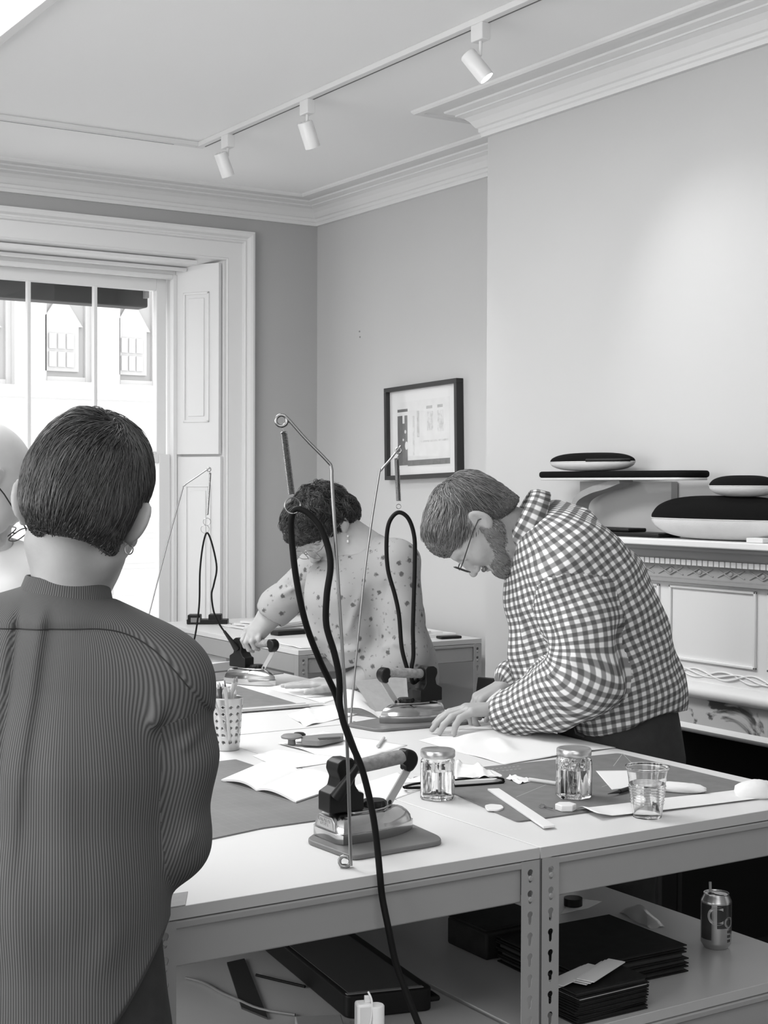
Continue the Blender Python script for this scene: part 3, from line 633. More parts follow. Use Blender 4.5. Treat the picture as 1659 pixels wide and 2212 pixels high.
# white plastic strip, tape measure, plectrum, pencils
slab('folding_bone_strip', flatpx([(1053, 1704), (1078, 1703), (1199, 1783), (1174, 1786)], z+.004), z+.0004, z+.0045, M['white'], 'long white strip lying diagonally on the cutting mat', 'strip', r=.001, bevel=.0005)
tm = thing('tape_measure', gZ(z, 1222, 1748), 'small white six-sided keyring tape measure in front of the jar on the mat', 'tape measure')
c = gZ(z, 1222, 1750); hexa = [(c[0]+.0215*math.cos(a+.5), c[1]+.0215*math.sin(a+.5)) for a in np.linspace(0, 2*math.pi, 7)[:-1]]
MB().prism(hexa, z+.0005, z+.013).build('case', M['white'], tm, bevel=.0015)
pA = gZ(z+.006, 1193, 1746); pB = gZ(z+.003, 1176, 1742)
MB().tube([pA+(pB-pA)*0, pA+(pB-pA)*.5, pB], .0012, 8).build('chain', M['steelr'], tm)
MB().tube([gZ(z+.002, 1172+7*math.cos(a), 1741+4*math.sin(a)) for a in np.linspace(0, 2*math.pi, 16)[:-1]], .0008, 6, closed=True).build('ring', M['steelr'], tm)
slab('eraser', flatpx([(1047, 1743), (1060, 1740), (1083, 1742), (1088, 1748), (1078, 1753), (1052, 1752)], z), z+.0004, z+.0035, M['white'], 'small white oval piece on the edge of the mat left of the long white strip', 'eraser', r=.006)
def pencil(p, q, r, label, mtl, tip=True, group=None):
    t = thing('pencil', p, label, 'pencil', group); p = np.array(p); q = np.array(q); d = (q-p)
    MB().cyl(p, p+d*.86, r, n=8).build('shaft', mtl, t, smooth=True); MB().cyl(p+d*.86, q, r, .0008, n=8).build('tip', M['lead'] if tip else mtl, t, smooth=True); return t
pencil(gZ(z+.004, 1143, 1684), gZ(z+.004, 1212, 1694), .0045, 'pale thick pencil lying behind the right-hand jar', M['wood'])
pencil(gZ(TZ+.006, 816, 1612), gZ(TZ+.006, 831, 1592), .0042, 'short pencil stub lying behind the nearest iron', M['wood'])
kn = thing('craft_knife', gZ(z, 1340, 1710), 'black craft knife partly under white paper behind the plastic cup', 'craft knife')
a, b = gZ(z+.006, 1366, 1701), gZ(z+.006, 1338, 1710); MB().tube([a, b], .005, 8).build('handle', M['black'], kn, smooth=True); c_ = gZ(z+.006, 1313, 1715); MB().cyl(b, c_, .004, .0006, n=6).build('blade', M['lead'], kn)
# grey tool with a round head
tl = thing('mallet_tool', gZ(TZ, 632, 1608), 'grey round-headed tool with a flat pale handle on the white sheet', 'tool')
c = gZ(TZ, 630, 1611); MB().lathe([(0.008, .002), (.010, .004), (.009, .014), (.012, .018), (.026, .020), (.027, .024), (.022, .028), (.008, .029), (0, .028)], 28, Matrix.Translation(c)).build('head', M['handle'], tl, smooth=True)
c2 = gZ(TZ, 646, 1604); MB().lathe([(.016, .016), (.017, .021), (.012, .025), (0, .026)], 24, Matrix.Translation(c2)).build('collar', M['black'], tl, smooth=True)
slab('handle', flatpx([(650, 1597), (700, 1592), (742, 1590), (742, 1597), (690, 1608), (652, 1606)], TZ+.012), TZ+.008, TZ+.020, M['handle'], parent=tl, r=.01)
slab('handle_inlay', flatpx([(686, 1594), (735, 1591), (736, 1594), (690, 1598)], TZ+.021), TZ+.0195, TZ+.021, M['lead'], parent=tl, r=.002)
# ------------------------------------------------------------------ notebooks
def openbook(name, P0, P1, Q0, Q1, R0, R1, h, label, mtl=None, pages=.006, z=z, cover=M['greyboard']):
    """P = outer edge left page, Q = spine, R = outer edge right page (each near, far end)"""
    t = thing(name, tuple((np.array(Q0)+np.array(Q1))/2)[:2]+(z,), label, 'notebook')
    n = 14
    def half(A0, A1, B0, B1, nm):
        v = []; f = []
        for i in range(n+1):
            s = i/n; hh = pages*.35+h*math.sin(math.pi*min(1, (1-s)*1.0)**.75)*(1 if True else 1)
            if s > .97: hh = pages*.4
            for (a, b) in ((A0, B0), (A1, B1)): v.append((a[0]+(b[0]-a[0])*s, a[1]+(b[1]-a[1])*s, z+.0018+hh))
            for (a, b) in ((A0, B0), (A1, B1)): v.append((a[0]+(b[0]-a[0])*s, a[1]+(b[1]-a[1])*s, z+.0015+(hh-pages*.7 if hh > pages*.7 else 0)))
        for i in range(n):
            a = i*4; f += [(a, a+4, a+5, a+1), (a+2, a+3, a+7, a+6), (a, a+2, a+6, a+4), (a+1, a+5, a+7, a+3)]
        f += [(0, 1, 3, 2), (n*4, n*4+2, n*4+3, n*4+1)]
        return MB().add(v, f).build(nm, mtl or M['paper'], t, fix=True, smooth=True)
    half(P0, P1, Q0, Q1, 'page_block'); half(R0, R1, Q0, Q1, 'page_block')
    MB().prism([tuple(P0[:2]), tuple(Q0[:2]), tuple(R0[:2]), tuple(R1[:2]), tuple(Q1[:2]), tuple(P1[:2])], z+.0002, z+.0014).build('cover', cover, t)
    return t
openbook('open_notebook', (1.430, 2.898), (1.60, 3.03), (1.445, 2.763), (1.625, 2.90), (1.461, 2.619), (1.650, 2.72), .010, 'open blank notebook lying on the cutting mat, left of the nearest iron', z=TZ+.0032)
# book with a raised grey cover beyond the second iron
bk = thing('raised_cover_book', gZ(TZ, 800, 1535), 'thick book held open with one grey cover standing up behind the second iron', 'book')
def fan(name, p0, p1, p2, k, mtl, par, dz=.003):
    m = MB()
    for i in range(k):
        s = i/(k-1); v = []; f = []; n = 10
        for j in range(n+1):
            t = j/n; a = np.array(p0)+(np.array(p1)-np.array(p0))*t; b = np.array(p0)+(np.array(p1)-np.array(p0))*t
            hh = .002+dz*i*t; v += [(a[0]+p2[0], a[1]+p2[1], TZ+hh+.012*math.sin(math.pi*t)*s), (a[0], a[1], TZ+hh+.012*math.sin(math.pi*t)*s)]
        for j in range(n): f.append((2*j, 2*j+1, 2*j+3, 2*j+2))
        m.add(v, f)
    o = m.build(name, mtl, par, smooth=True); return o
A, B = gZ(TZ, 818, 1552), gZ(TZ, 700, 1520)
fan('page_block', A, gZ(TZ, 745, 1543), gZ(TZ, 790, 1505)-gZ(TZ, 818, 1552), 6, M['paper'], bk)
d_ = 4.35
q = [PD(816, 1553, d_-.13), PD(764, 1472, d_-.02), PD(878, 1462, d_+.05), PD(885, 1545, d_-.10)]
m = MB(); off = np.array([.002, .003, .001])
m.add(q+[p+off for p in q], [(0, 1, 2, 3), (7, 6, 5, 4), (0, 4, 5, 1), (1, 5, 6, 2), (2, 6, 7, 3), (3, 7, 4, 0)]); m.build('raised_cover', M['greyboard'], bk)
# black corded booklet behind the left jar
cb = thing('corded_booklet', gZ(z, 975, 1680), 'white booklet in a black elastic band behind the left-hand jar', 'booklet')
pts = [(868, 1700), (950, 1668), (1062, 1672), (1086, 1684), (1070, 1693), (960, 1697)]
slab('page_block', flatpx(pts, z), z+.0006, z+.0095, M['paper'], parent=cb, r=.01)
loop = smooth_path([gZ(z+.0102, *p) for p in ((872, 1700), (905, 1692), (1000, 1684), (1060, 1679), (1084, 1682))]+[gZ(z+.006, 1087, 1686)]+[gZ(z+.002, *p) for p in ((1080, 1691), (1000, 1697), (905, 1702), (874, 1702))], 4)
MB().tube(loop, .0026, 8, closed=True).build('elastic_band', M['cable'], cb, smooth=True)
# ------------------------------------------------------------------ jars, cup
def hexjar(c, label, rot, sc_=1.):
    t = thing('hexagonal_jar', c, label, 'jar', 'hexagonal jars of water')
    x0, y0, z0 = c; ZS = .955
    def ring(r, zz, hexness, n=48):
        out = []
        for k in range(n):
            a = 2*math.pi*k/n; hr = r*math.cos(math.pi/6)/math.cos(((a+math.pi/6) % (math.pi/3))-math.pi/6)
            hr = min(hr, r*.965); rr = hexness*hr+(1-hexness)*r; out.append((x0+rr*math.cos(a+rot), y0+rr*math.sin(a+rot), z0+zz*ZS))
        return out
    def shell(rings, nm, mtl, cap0=True, cap1=True):
        v = []; f = []; n = 48
        for r in rings: v += ring(*r)
        for i in range(len(rings)-1):
            for k in range(n): a = i*n+k; b = i*n+(k+1) % n; f.append((a, b, b+n, a+n))
        if cap0: f.append(tuple(range(n-1, -1, -1)))
        if cap1: f.append(tuple((len(rings)-1)*n+k for k in range(n)))
        return MB().add(v, f).build(nm, mtl, t, smooth=True)
    R = .0400
    out = [(R*.93, .0005, 1), (R, .004, 1), (R, .078, 1), (R*.97, .084, .8), (R*.80, .089, .2), (R*.76, .092, 0), (R*.76, .100, 0)]
    inn = [(R*.70, .100, 0), (R*.70, .090, 0), (R*.74, .086, .3), (R*.90, .080, .9), (R*.90, .010, 1), (R*.84, .0065, 1)]
    shell(out+inn, 'glass_body', M['jar'], True, True)
    shell([(R*.838, .0067, 1), (R*.897, .0102, 1), (R*.897, .062, 1)], 'water', M['water'])
    MB().lathe([(.0305, .0915), (.0335, .0905), (.0345, .093), (.0345, .104), (.0330, .1065), (.0290, .1070), (.027, .1058), (0, .1058)], 48, Matrix.Translation(c) @ Matrix.Diagonal((1.05, 1.05, ZS, 1))).build('lid', M['brushed'], t, smooth=True)
    return t
hexjar(gZ(TZ, 945, 1729)+np.array([.012, .017, .0004]), 'six-sided glass jar with a silver lid left of the mat, on the white bench top', .35)
hexjar(gZ(z, 1241, 1726)+np.array([.012, .017, .0004]), 'six-sided glass jar with a silver lid standing on the dark cutting mat', .60)
cc = gZ(TZ, 1399, 1766)+np.array([.004, .006, .0006]); cu = thing('plastic_cup', cc, 'clear ribbed plastic cup half full of water', 'cup')
CS = Matrix.Diagonal((1.10, 1.10, 1.0, 1)); pr_o = [(0, 0), (.0255, 0), (.0262, .003)]; zz = .010
for k in range(26):
    zc = .008+k*.0028; r = .0262+(.0362-.0262)*zc/.098
    if .022 < zc < .066: r += .0009*math.sin(k*math.pi)
    pr_o.append((r+(.0010 if (k % 2 and .022 < zc < .064) else 0), zc))
pr_o += [(.0360, .090), (.0370, .0945), (.0392, .0955), (.0400, .0975), (.0392, .0993), (.0370, .0990)]
pr_i = [(max(0, r-.0009), max(zq, .001)) for (r, zq) in pr_o[:-6]][::-1]
MB().lathe(pr_o+[(.0358, .0900)]+pr_i, 64, Matrix.Translation(cc) @ CS, cap=False).build('cup_wall', M['cup'], cu, smooth=True)
MB().lathe([(0, .0016), (.0245, .0016), (.0252, .004), (.0325, .066), (0, .066)], 64, Matrix.Translation(cc) @ CS, cap=False).build('water', M['water'], cu, smooth=True)
# ------------------------------------------------------------------ perforated pot with pens
pc_ = gZ(TZ, 487, 1622)+np.array([.012, .016, 0]); pot = thing('utensil_pot', pc_, 'perforated stainless steel pot full of pens and pencils', 'pot')
v = []; f = []; NS, NZ = 96, 60; Hp = .128
def rp(zq): return .0300+(.0395-.0300)*(zq/Hp)**.9
holes = [(zc, 12) for zc in np.linspace(.022, .108, 6)]
for j in range(NZ+1):
    for i in range(NS): zq = Hp*j/NZ; a = 2*math.pi*i/NS; v.append((pc_[0]+rp(zq)*math.cos(a), pc_[1]+rp(zq)*math.sin(a), TZ+.0005+zq))
for j in range(NZ):
    for i in range(NS):
        zc = Hp*(j+.5)/NZ; a = 2*math.pi*(i+.5)/NS; kill = False
        for (hz, nh) in holes:
            da = (a+math.pi/nh+.2) % (2*math.pi/nh)-math.pi/nh
            if (da*rp(zc))**2+(zc-hz)**2 < .0040**2: kill = True
        if not kill: p = j*NS+i; q = j*NS+(i+1) % NS; f.append((p, q, q+NS, p+NS))
o = MB().add(v, f).build('perforated_wall', M['brushed'], pot, smooth=True); md = o.modifiers.new('s', 'SOLIDIFY'); md.thickness = .0009
MB().lathe([(0, .0008), (.0295, .0008), (.0300, .004), (.0296, .004), (.0290, .0016), (0, .0016)], 48, Matrix.Translation((pc_[0], pc_[1], TZ))).build('base', M['brushed'], pot, smooth=True)
MB().lathe([(.0395, Hp-.001), (.0405, Hp+.0005), (.0395, Hp+.002), (.0385, Hp)], 64, Matrix.Translation((pc_[0], pc_[1], TZ)), cap=False).build('rim', M['brushed'], pot, smooth=True)
rs = np.random.RandomState(12); names = []
tones = [mat('pen_tone', t_, .45) for t_ in (.55, .30, .65, .12, .42)]
desc = ['pale', 'mid grey', 'white', 'dark', 'grey']
heads = [('tall', .182), ('short', .140), ('long', .165)]
for k in range(16):
    a = 2*math.pi*k/16*3.0+.3*rs.rand(); r1 = .006+.018*rs.rand(); hh = (.175, .148, .155, .160, .150)[k % 5]+.006*rs.rand()
    b0 = np.array([pc_[0]-.012*math.cos(a), pc_[1]-.012*math.sin(a), TZ+.005]); tp = np.array([pc_[0]+r1*math.cos(a)*1.5, pc_[1]+r1*math.sin(a)*1.5, TZ+hh])
    q = k % 5
    t = thing('pen', b0, '%s pen or pencil standing in the perforated pot' % desc[q], 'pen', 'pens in the perforated pot')
    MB().cyl(b0, b0+(tp-b0)*.93, .0038, n=8).build('barrel', tones[q], t, smooth=True)
    MB().cyl(b0+(tp-b0)*.93, tp, .0038, .0008, n=8).build('tip', tones[(q+1) % 5], t, smooth=True)
tp = PD(486, 1478, 3.46); b0 = np.array([pc_[0]+.004, pc_[1]-.01, TZ+.006]); t = thing('pencil', b0, 'tall pale pencil, highest in the perforated pot', 'pencil'); MB().cyl(b0, b0+(tp-b0)*.97, .004, n=8).build('shaft', M['wood'], t); MB().cyl(b0+(tp-b0)*.97, tp+(tp-b0)*.06, .002, .0004, n=8).build('tip', M['lead'], t)
t = thing('paintbrush', b0, 'black round-headed tool leaning out of the pot towards the pinstripe shirt', 'brush'); tp = PD(451, 1475, 3.47); b1 = np.array([pc_[0]+.01, pc_[1]+.002, TZ+.008]); MB().cyl(b1, tp, .003, n=8).build('handle', M['wood'], t)
MB().lathe([(0, -.006), (.004, -.005), (.0062, 0), (.004, .005), (0, .006)], 16, Matrix.Translation(tp)).build('head', M['black'], t, smooth=True)
# ------------------------------------------------------------------ irons
def hull_outline(xh, xt, w, n=18):
    """iron outline: flat heel at xh with chamfered corners, pointed bow at xt"""
    c = .010; L = xt-xh; pts = [(xh, -w+c*1.4), (xh+c*.7, -w)]
    for k in range(n+1):
        s = k/n; x = xh+.045+(L-.045)*s; y = -w*(1-s**2.1)**.78 if s < 1 else 0; pts.append((x, y))
    pts += [(x, -y) for (x, y) in pts[:-1][::-1]]
    return pts
def iron(X, label):
    X = X @ Matrix.Diagonal((1, 1, .78, 1))
    t = thing('pressing_iron', X @ Vector((0, 0, 0)), label, 'iron', 'heavy pressing irons')
    lev = [(.000, 1.0), (.003, 1.02), (.022, 1.02), (.0235, .985), (.0245, .975), (.034, .955), (.046, .87), (.055, .76), (.060, .66), (.061, .60)]
    base = hull_outline(-.093, .093, .054); v = []; f = []; n = len(base)
    for (zq, s) in lev:
        for (x, y) in base:
            xs = x*s if x > 0 else -.093+(x+.093)*1.0+(1-s)*.045
            v.append((xs, y*(s if s > .9 else s*.97), zq))
    for i in range(len(lev)-1):
        for k in range(n): a = i*n+k; b = i*n+(k+1) % n; f.append((a, b, b+n, a+n))
    f.append(tuple(range(n-1, -1, -1))); f.append(tuple((len(lev)-1)*n+k for k in range(n)))
    sole = MB().add(v[:n*4], [q for q in f if all(i < n*4 for i in q)]+[tuple(3*n+k for k in range(n))], X).build('soleplate', M['chrome'], t, smooth=True)
    MB().add(v[n*3:], [tuple(i-3*n for i in q) for q in f if all(i >= 3*n for i in q)], X).build('shell', M['chrome'], t, smooth=True)
    MB().prism([(x*.52-.004, y*.55) for (x, y) in base], .061, .0645, X).build('top_plate', M['brushed'], t, bevel=.001)
    # badge on the heel
    bd = MB(); hx = -.0935
    badge = [(-.036, .026), (.036, .026), (.033, .046), (.024, .056), (-.024, .056), (-.033, .046)]
    MX = X @ Matrix(((0, 0, -1, -.0845), (-1, 0, 0, 0), (0, 1, 0, 0), (0, 0, 0, 1)))
    MB().prism(badge, 0, .0085, MX).build('badge', M['brushed'], t, bevel=.001)
    MB().prism([(a*.82, .032+(b-.032)*.78) for a, b in badge], .0085, .0092, MX).build('badge_field', M['strut'], t)
    lt = MB()
    for row, zz_, ws in ((0, .0455, (.005, .003, .006, .004, .006, .003, .005)), (1, .0370, (.004, .004, .003, .005, .004))):
        x = -sum(ws)/2-.001*len(ws)
        for i, w_ in enumerate(ws):
            lt.box((x, zz_-.003, .009), (x+w_*.35, zz_+.003, .0098), MX); lt.box((x, zz_+(.0018 if i % 2 else -.003), .009), (x+w_*.8, zz_+(.003 if i % 2 else -.0018), .0098), MX); x += w_+.002
    lt.build('embossed_lettering', M['chrome'], t)
    # rear housing, handle, strut
    pr_ = [(-.096, .0645), (-.024, .0645), (-.024, .104), (-.034, .108), (-.043, .126), (-.041, .176), (-.048, .186), (-.068, .187), (-.079, .178), (-.081, .162), (-.074, .142), (-.078, .122), (-.096, .110)]
    MB().prism(rounded(pr_, .004, 3), -.021, .021, X @ Matrix(((1, 0, 0, 0), (0, 0, -1, 0), (0, 1, 0, 0), (0, 0, 0, 1)))).build('rear_housing', M['black'], t, bevel=.004)
    MB().cyl(X @ Vector((-.068, 0, .157)), X @ Vector((-.038, 0, .1605)), .0185, n=28).build('handle_collar', M['black'], t, smooth=True)
    o = MB(); o.lathe([(.0155, 0), (.0165, .004), (.0172, .055), (.0168, .106), (.0158, .110)], 32, X @ Matrix.Translation((-.040, 0, .1600)) @ Vector((.110, 0, .014)).to_track_quat('Z', 'Y').to_matrix().to_4x4()); o.build('cork_grip', M['cork'], t, smooth=True)
    pr2 = [(.066, .158), (.070, .190), (.082, .192), (.094, .184), (.099, .170), (.097, .155), (.088, .141), (.080, .137), (.073, .142), (.074, .152)]
    MB().prism(rounded(pr2, .006, 3), -.0145, .0145, X @ Matrix(((1, 0, 0, 0), (0, 0, -1, 0), (0, 1, 0, 0), (0, 0, 0, 1)))).build('front_cap', M['black'], t, bevel=.004)
    st = MB(); Xs = X @ Matrix.Translation((.083, 0, .142)) @ Vector((-.045, 0, -.0795)).to_track_quat('Z', 'Y').to_matrix().to_4x4(); st.box((-.0085, -.002, 0), (.0085, .002, .092), Xs @ Matrix.Rotation(math.pi/2, 4, 'Z')); st.build('front_strut', M['strut'], t, bevel=.001)
    kn_ = MB(); prf = [(0, .0645), (.021, .0645), (.0225, .068), (.0225, .075), (.020, .079), (0, .080)]; n = 48; v = []; f = []
    for (r, zq) in prf:
        for k in range(n): rr = r*(1+.05*math.cos(12*2*math.pi*k/n)) if r > .0201 else r; v.append((.010+rr*math.cos(2*math.pi*k/n), rr*math.sin(2*math.pi*k/n), zq))
    for i in range(len(prf)-1):
        for k in range(n): a = i*n+k; b = i*n+(k+1) % n; f.append((a, b, b+n, a+n))
    kn_.add(v, f, X).build('temperature_dial', M['black'], t, smooth=True)
    MB().lathe([(.004, .0645), (.0045, .070), (.003, .074), (0, .075)], 14, X @ Matrix.Translation((.043, 0, 0))).build('pilot_lamp', M['black'], t, smooth=True)
    return t
def cord(name, pts, r, label, X=None, sleeve=None, sr=None):
    o = thing(name, pts[0], label, 'cable'); MB().tube(smooth_path(pts, 7), r, 12).build('cord', M['cable'], o, smooth=True)
    return o
def place(x, y, z_, a): return Matrix.Translation((x, y, z_)) @ Matrix.Rotation(a, 4, 'Z')
slab('silicone_iron_rest', rounded(flatpx([(661, 1818), (762, 1856), (955, 1822), (950, 1811), (885, 1782), (700, 1790)], TZ+.004), .02), TZ+.0004, TZ+.0090, M['pad'], 'grey silicone rest under the nearest iron', 'iron rest', 'silicone iron rests', r=.004, bevel=.002)
I1 = place(1.4355, 2.297, TZ+.0092, math.radians(-1)); ir1 = iron(I1, 'nearest pressing iron, heel towards the person in the pinstripe shirt')
slab('silicone_iron_rest', rounded([(2.045, 3.40), (2.07, 3.27), (2.36, 3.25), (2.40, 3.42), (2.30, 3.47)], .03), TZ+.0004, TZ+.0085, M['pad'], 'grey silicone rest under the second iron, by the hand of the man', 'iron rest', 'silicone iron rests', r=.004, bevel=.002)
I2 = place(2.222, 3.355, TZ+.0087, math.radians(180)); ir2 = iron(I2, 'second pressing iron, its point turned away from the man')
q0, q1, q2, q3 = flatpx([(427, 1441), (500, 1431), (530, 1446), (432, 1456)], TZ+.004)
slab('silicone_iron_rest', rounded([q0, q1, q2, q3], .03), TZ+.0004, TZ+.0085, M['pad'], 'empty grey silicone rest at the far end of the bench', 'iron rest', 'silicone iron rests', r=.004, bevel=.002)
I3 = place(2.235, 4.285, TZ+.0020, math.radians(-72)); ir3 = iron(I3, 'pressing iron held by the woman in the floral top')
for X, tr_, lab in ((I2, ir2, 0),):
    MB().box((-.094, -.0215, .075), (-.060, -.0205, .115), X).build('rating_label', M['canvas'], tr_)
# ------------------------------------------------------------------ cable supports and cables
def circle_px(cx, cy, r, d, n=24, a0=0, tilt=0): return [PD(cx+r*math.cos(a), cy+r*math.sin(a), d+tilt*math.cos(a)) for a in np.linspace(a0, a0+2*math.pi, n+1)[:-1]]
def cabstand(label, base, rodpts, top, rt_, d, spring, rings, rad, grp='wire cable supports'):
    """one bent wire: coil at the foot, rod, elbow, eye at the tip; an extension spring and rings hang from the eye"""
    t = thing('cable_support', base[0], label, 'cable support', grp)
    MB().tube(base, rad, 10).build('foot_coil', M['steelr'], t, smooth=True)
    MB().tube(rodpts, rad, 10).build('wire_rod', M['steelr'], t, smooth=True)
    MB().tube(circle_px(top[0], top[1], rt_, d), rad, 10, closed=True).build('eye', M['steelr'], t, smooth=True)
    a, b = PD(*spring[0], d), PD(*spring[1], d); L = np.linalg.norm(b-a); ax = (b-a)/L; u_ = np.cross(ax, fw); u_ /= np.linalg.norm(u_); w_ = np.cross(ax, u_)
    sr = spring[2]; turns = int(L/.0024); pts = [a+ax*L*k/(turns*8)+sr*(u_*math.cos(k*math.pi/4)+w_*math.sin(k*math.pi/4)) for k in range(turns*8+1)]
    MB().tube(pts, .0011, 5).build('spring', M['steelr'], t, smooth=True)
    MB().tube([PD(*spring[0], d), PD((spring[0][0]+top[0])/2+1, (spring[0][1]+top[1]+rt_)/2, d), PD(top[0], top[1]+rt_, d)], .0009, 6).build('spring_hook', M['steelr'], t)
    for (x, y, r, th) in rings: MB().tube(circle_px(x, y, r, d, tilt=.002), th, 8, closed=True).build('ring', M['steelr'], t, smooth=True)
    return t
D1 = 2.507
b1 = [PD(745+12*math.cos(a), 1861+12*math.sin(a), D1+.012*(k/24)) for k, a in enumerate(np.linspace(.3, .3+4*math.pi, 25))]
b1 = [p if p[2] > TZ+.003 else np.array([p[0], p[1], TZ+.003]) for p in b1]
cabstand('nearest wire cable support, its coil resting in front of the first iron', b1,
         smooth_path([PD(758, 1870, D1), PD(748, 1560, D1), PD(733, 1300, D1), PD(718, 1060, D1), PD(716, 1012, D1), PD(706, 995, D1), PD(660, 948, D1), PD(620, 903, D1), PD(612, 898, D1)], 6),
         (608, 909), 12, D1, ((613, 933), (630, 1068), .0050), [(632, 1092, 17, .0011)], .0031)
D2 = 4.02
b2 = [PD(764+7*math.cos(a), 1567+7*math.sin(a), D2) for a in np.linspace(2.6, 2.6+2*math.pi, 17)]
cabstand('wire cable support standing behind the second iron', b2,
         smooth_path([PD(757, 1566, D2), PD(764, 1480, D2), PD(790, 1220, D2), PD(818, 1030, D2), PD(823, 1016, D2), PD(845, 990, D2), PD(866, 963, D2)], 6),
         (861, 973), 6, D2, ((857, 990), (861, 1082), .0060), [(861, 1094, 5, .0009)], .0030)
D3 = 4.85
b3 = [PD(283+6*math.cos(a), 1474+5*math.sin(a), D3) for a in np.linspace(0, 2*math.pi, 17)]
cabstand('farthest wire cable support, in front of the window, with two thin rings', b3,
         smooth_path([PD(285, 1474, D3), PD(320, 1335, D3), PD(360, 1180, D3), PD(393, 1062, D3), PD(398, 1049, D3), PD(425, 1030, D3), PD(452, 1011, D3)], 6),
         (451, 1014), 4, D3, ((454, 1022), (448, 1112), .0030), [(447, 1127, 8, .0008), (443, 1143, 9, .0008)], .0022)
# first cable: from the iron up through the ring and down over the front edge of the bench
hd = [I1 @ Vector((-.058, -.026, .095)), I1 @ Vector((-.030, -.040, .150))]
cb1 = thing('power_cable', I1 @ Vector((-.058, -.026, .095)), 'black cable of the nearest iron, looped through a ring and falling past the bench edge', 'cable')
S0 = PD(727, 1722, 2.655); S1 = PD(773, 1655, 2.64)
MB().tube([S0, S0+(S1-S0)*.5, S1], [.0125, .0095, .0058], 14).build('cord_sleeve', M['black'], cb1, smooth=True)
MB().cyl(S1-(S1-S0)*.04, S1+(S1-S0)*.05, .0072, n=16).build('sleeve_collar', M['black'], cb1, smooth=True)
L = [(773, 1655, 2.64), (769, 1630, 2.64), (752, 1583, 2.625), (735, 1535, 2.60), (722, 1493, 2.58), (690, 1425, 2.56), (660, 1345, 2.54), (640, 1250, 2.53), (630, 1160, 2.52), (630, 1118, 2.513), (640, 1100, 2.510), (662, 1106, 2.506), (690, 1135, 2.502), (708, 1180, 2.50), (714, 1225, 2.495),
     (706, 1285, 2.49), (705, 1350, 2.49), (722, 1410, 2.49), (733, 1465, 2.49), (735, 1530, 2.49), (752, 1590, 2.485), (778, 1650, 2.48), (795, 1710, 2.475), (808, 1775, 2.468), (816, 1840, 2.46), (821, 1893, 2.448), (826, 1940, 2.445), (840, 2010, 2.435), (855, 2080, 2.43), (880, 2150, 2.42), (905, 2215, 2.41), (950, 2330, 2.40), (985, 2480, 2.38)]
MB().tube(smooth_path([PD(*q) for q in L], 6), .0056, 12).build('cord', M['cable'], cb1, smooth=True)
cb2 = thing('power_cable', PD(880, 1446, D2), 'black cable of the second iron looped up in front of the floral top', 'cable')
L = [(880, 1446), (868, 1400), (862, 1330), (853, 1285), (838, 1230), (835, 1170), (841, 1128), (860, 1107), (882, 1120), (895, 1160), (896, 1220), (894, 1290), (892, 1360), (893, 1415), (889, 1445)]
MB().tube(smooth_path([PD(x, y, D2+.02) for x, y in L]+[PD(893, 1475, D2+.035), I2 @ Vector((-.070, -.012, .135))], 7), .0058, 12).build('cord', M['cable'], cb2, smooth=True)
cb3 = thing('power_cable', PD(485, 1365, D3), 'thin black cable looped in front of the window shutter, leading to the hand-held iron', 'cable')
L = [(395, 1475), (405, 1425), (420, 1380), (430, 1310), (432, 1235), (438, 1180), (447, 1151), (458, 1175), (468, 1225), (462, 1262), (457, 1285), (462, 1322), (475, 1350), (486, 1366)]
MB().tube(smooth_path([PD(x, y, D3-.01) for x, y in L], 7), .0030, 10).build('cord', M['cable'], cb3, smooth=True)
e = I3 @ Vector((-.075, 0, .115)); MB().tube([PD(484, 1363, D3-.01), PD(500, 1385, D3-.01), PD(510, 1400, D3-.01), e], [.0045, .0075, .0110, .014], 12).build('cord_sleeve', M['black'], cb3, smooth=True)
# ------------------------------------------------------------------ pressing cushions and sleeve board on the mantel
MZ = 1.3855
def ham(name, c, L, W, H, label, X=None, seamz=.55, zip_=False):
    """stuffed pressing cushion: black cloth above the seam, white canvas below; long axis along y"""
    t = thing(name, c, label, 'pressing cushion'); n, k = 56, 22
    def half(sgn, hh, nm, mtl):
        v = []; f = []
        for j in range(k+1):
            th = math.pi/2*j/k
            for i in range(n):
                a = 2*math.pi*i/n; rx = W/2*(1+.10*math.cos(a*1-math.pi/2)); x = rx*math.cos(a); y = L/2*math.sin(a)
                s = max(math.cos(th), 1e-4)**.62; zq = hh*math.sin(th)**.95
                wr = 1+.006*math.sin(a*23+j)*math.cos(th)**6
                v.append((c[0]+x*s*wr, c[1]+y*s*wr, c[2]+sgn*zq))
        for j in range(k):
            for i in range(n): p = j*n+i; q = j*n+(i+1) % n; f.append((p, q, q+n, p+n) if sgn > 0 else (q, p, p+n, q+n))
        return MB().add(v, f).build(nm, mtl, t, smooth=True)
    zb = H*(1-seamz); half(1, H*seamz, 'black_side', M['blackc']); half(-1, zb, 'canvas_side', M['canvas'])
    v = [(c[0]+W/2*(1+.10*math.cos(a-math.pi/2))*math.cos(a)*1.004, c[1]+L/2*math.sin(a)*1.004, c[2]) for a in np.linspace(0, 2*math.pi, 61)[:-1]]
    MB().tube(v, .0016, 6, closed=True).build('seam', M['canvas'], t)
    if zip_:
        v = [(c[0]+W/2*(1+.10*math.cos(a-math.pi/2))*math.cos(a)*.99, c[1]+L/2*math.sin(a)*1.0, c[2]+.004) for a in np.linspace(math.radians(195), math.radians(262), 12)]
        MB().tube(v, .0055, 8).build('opening_flap', M['black'], t)
    return t
yb = lambda x: float(on(0, 3.28, x, 1100)[1])
y0, y1 = yb(1517), yb(1173)
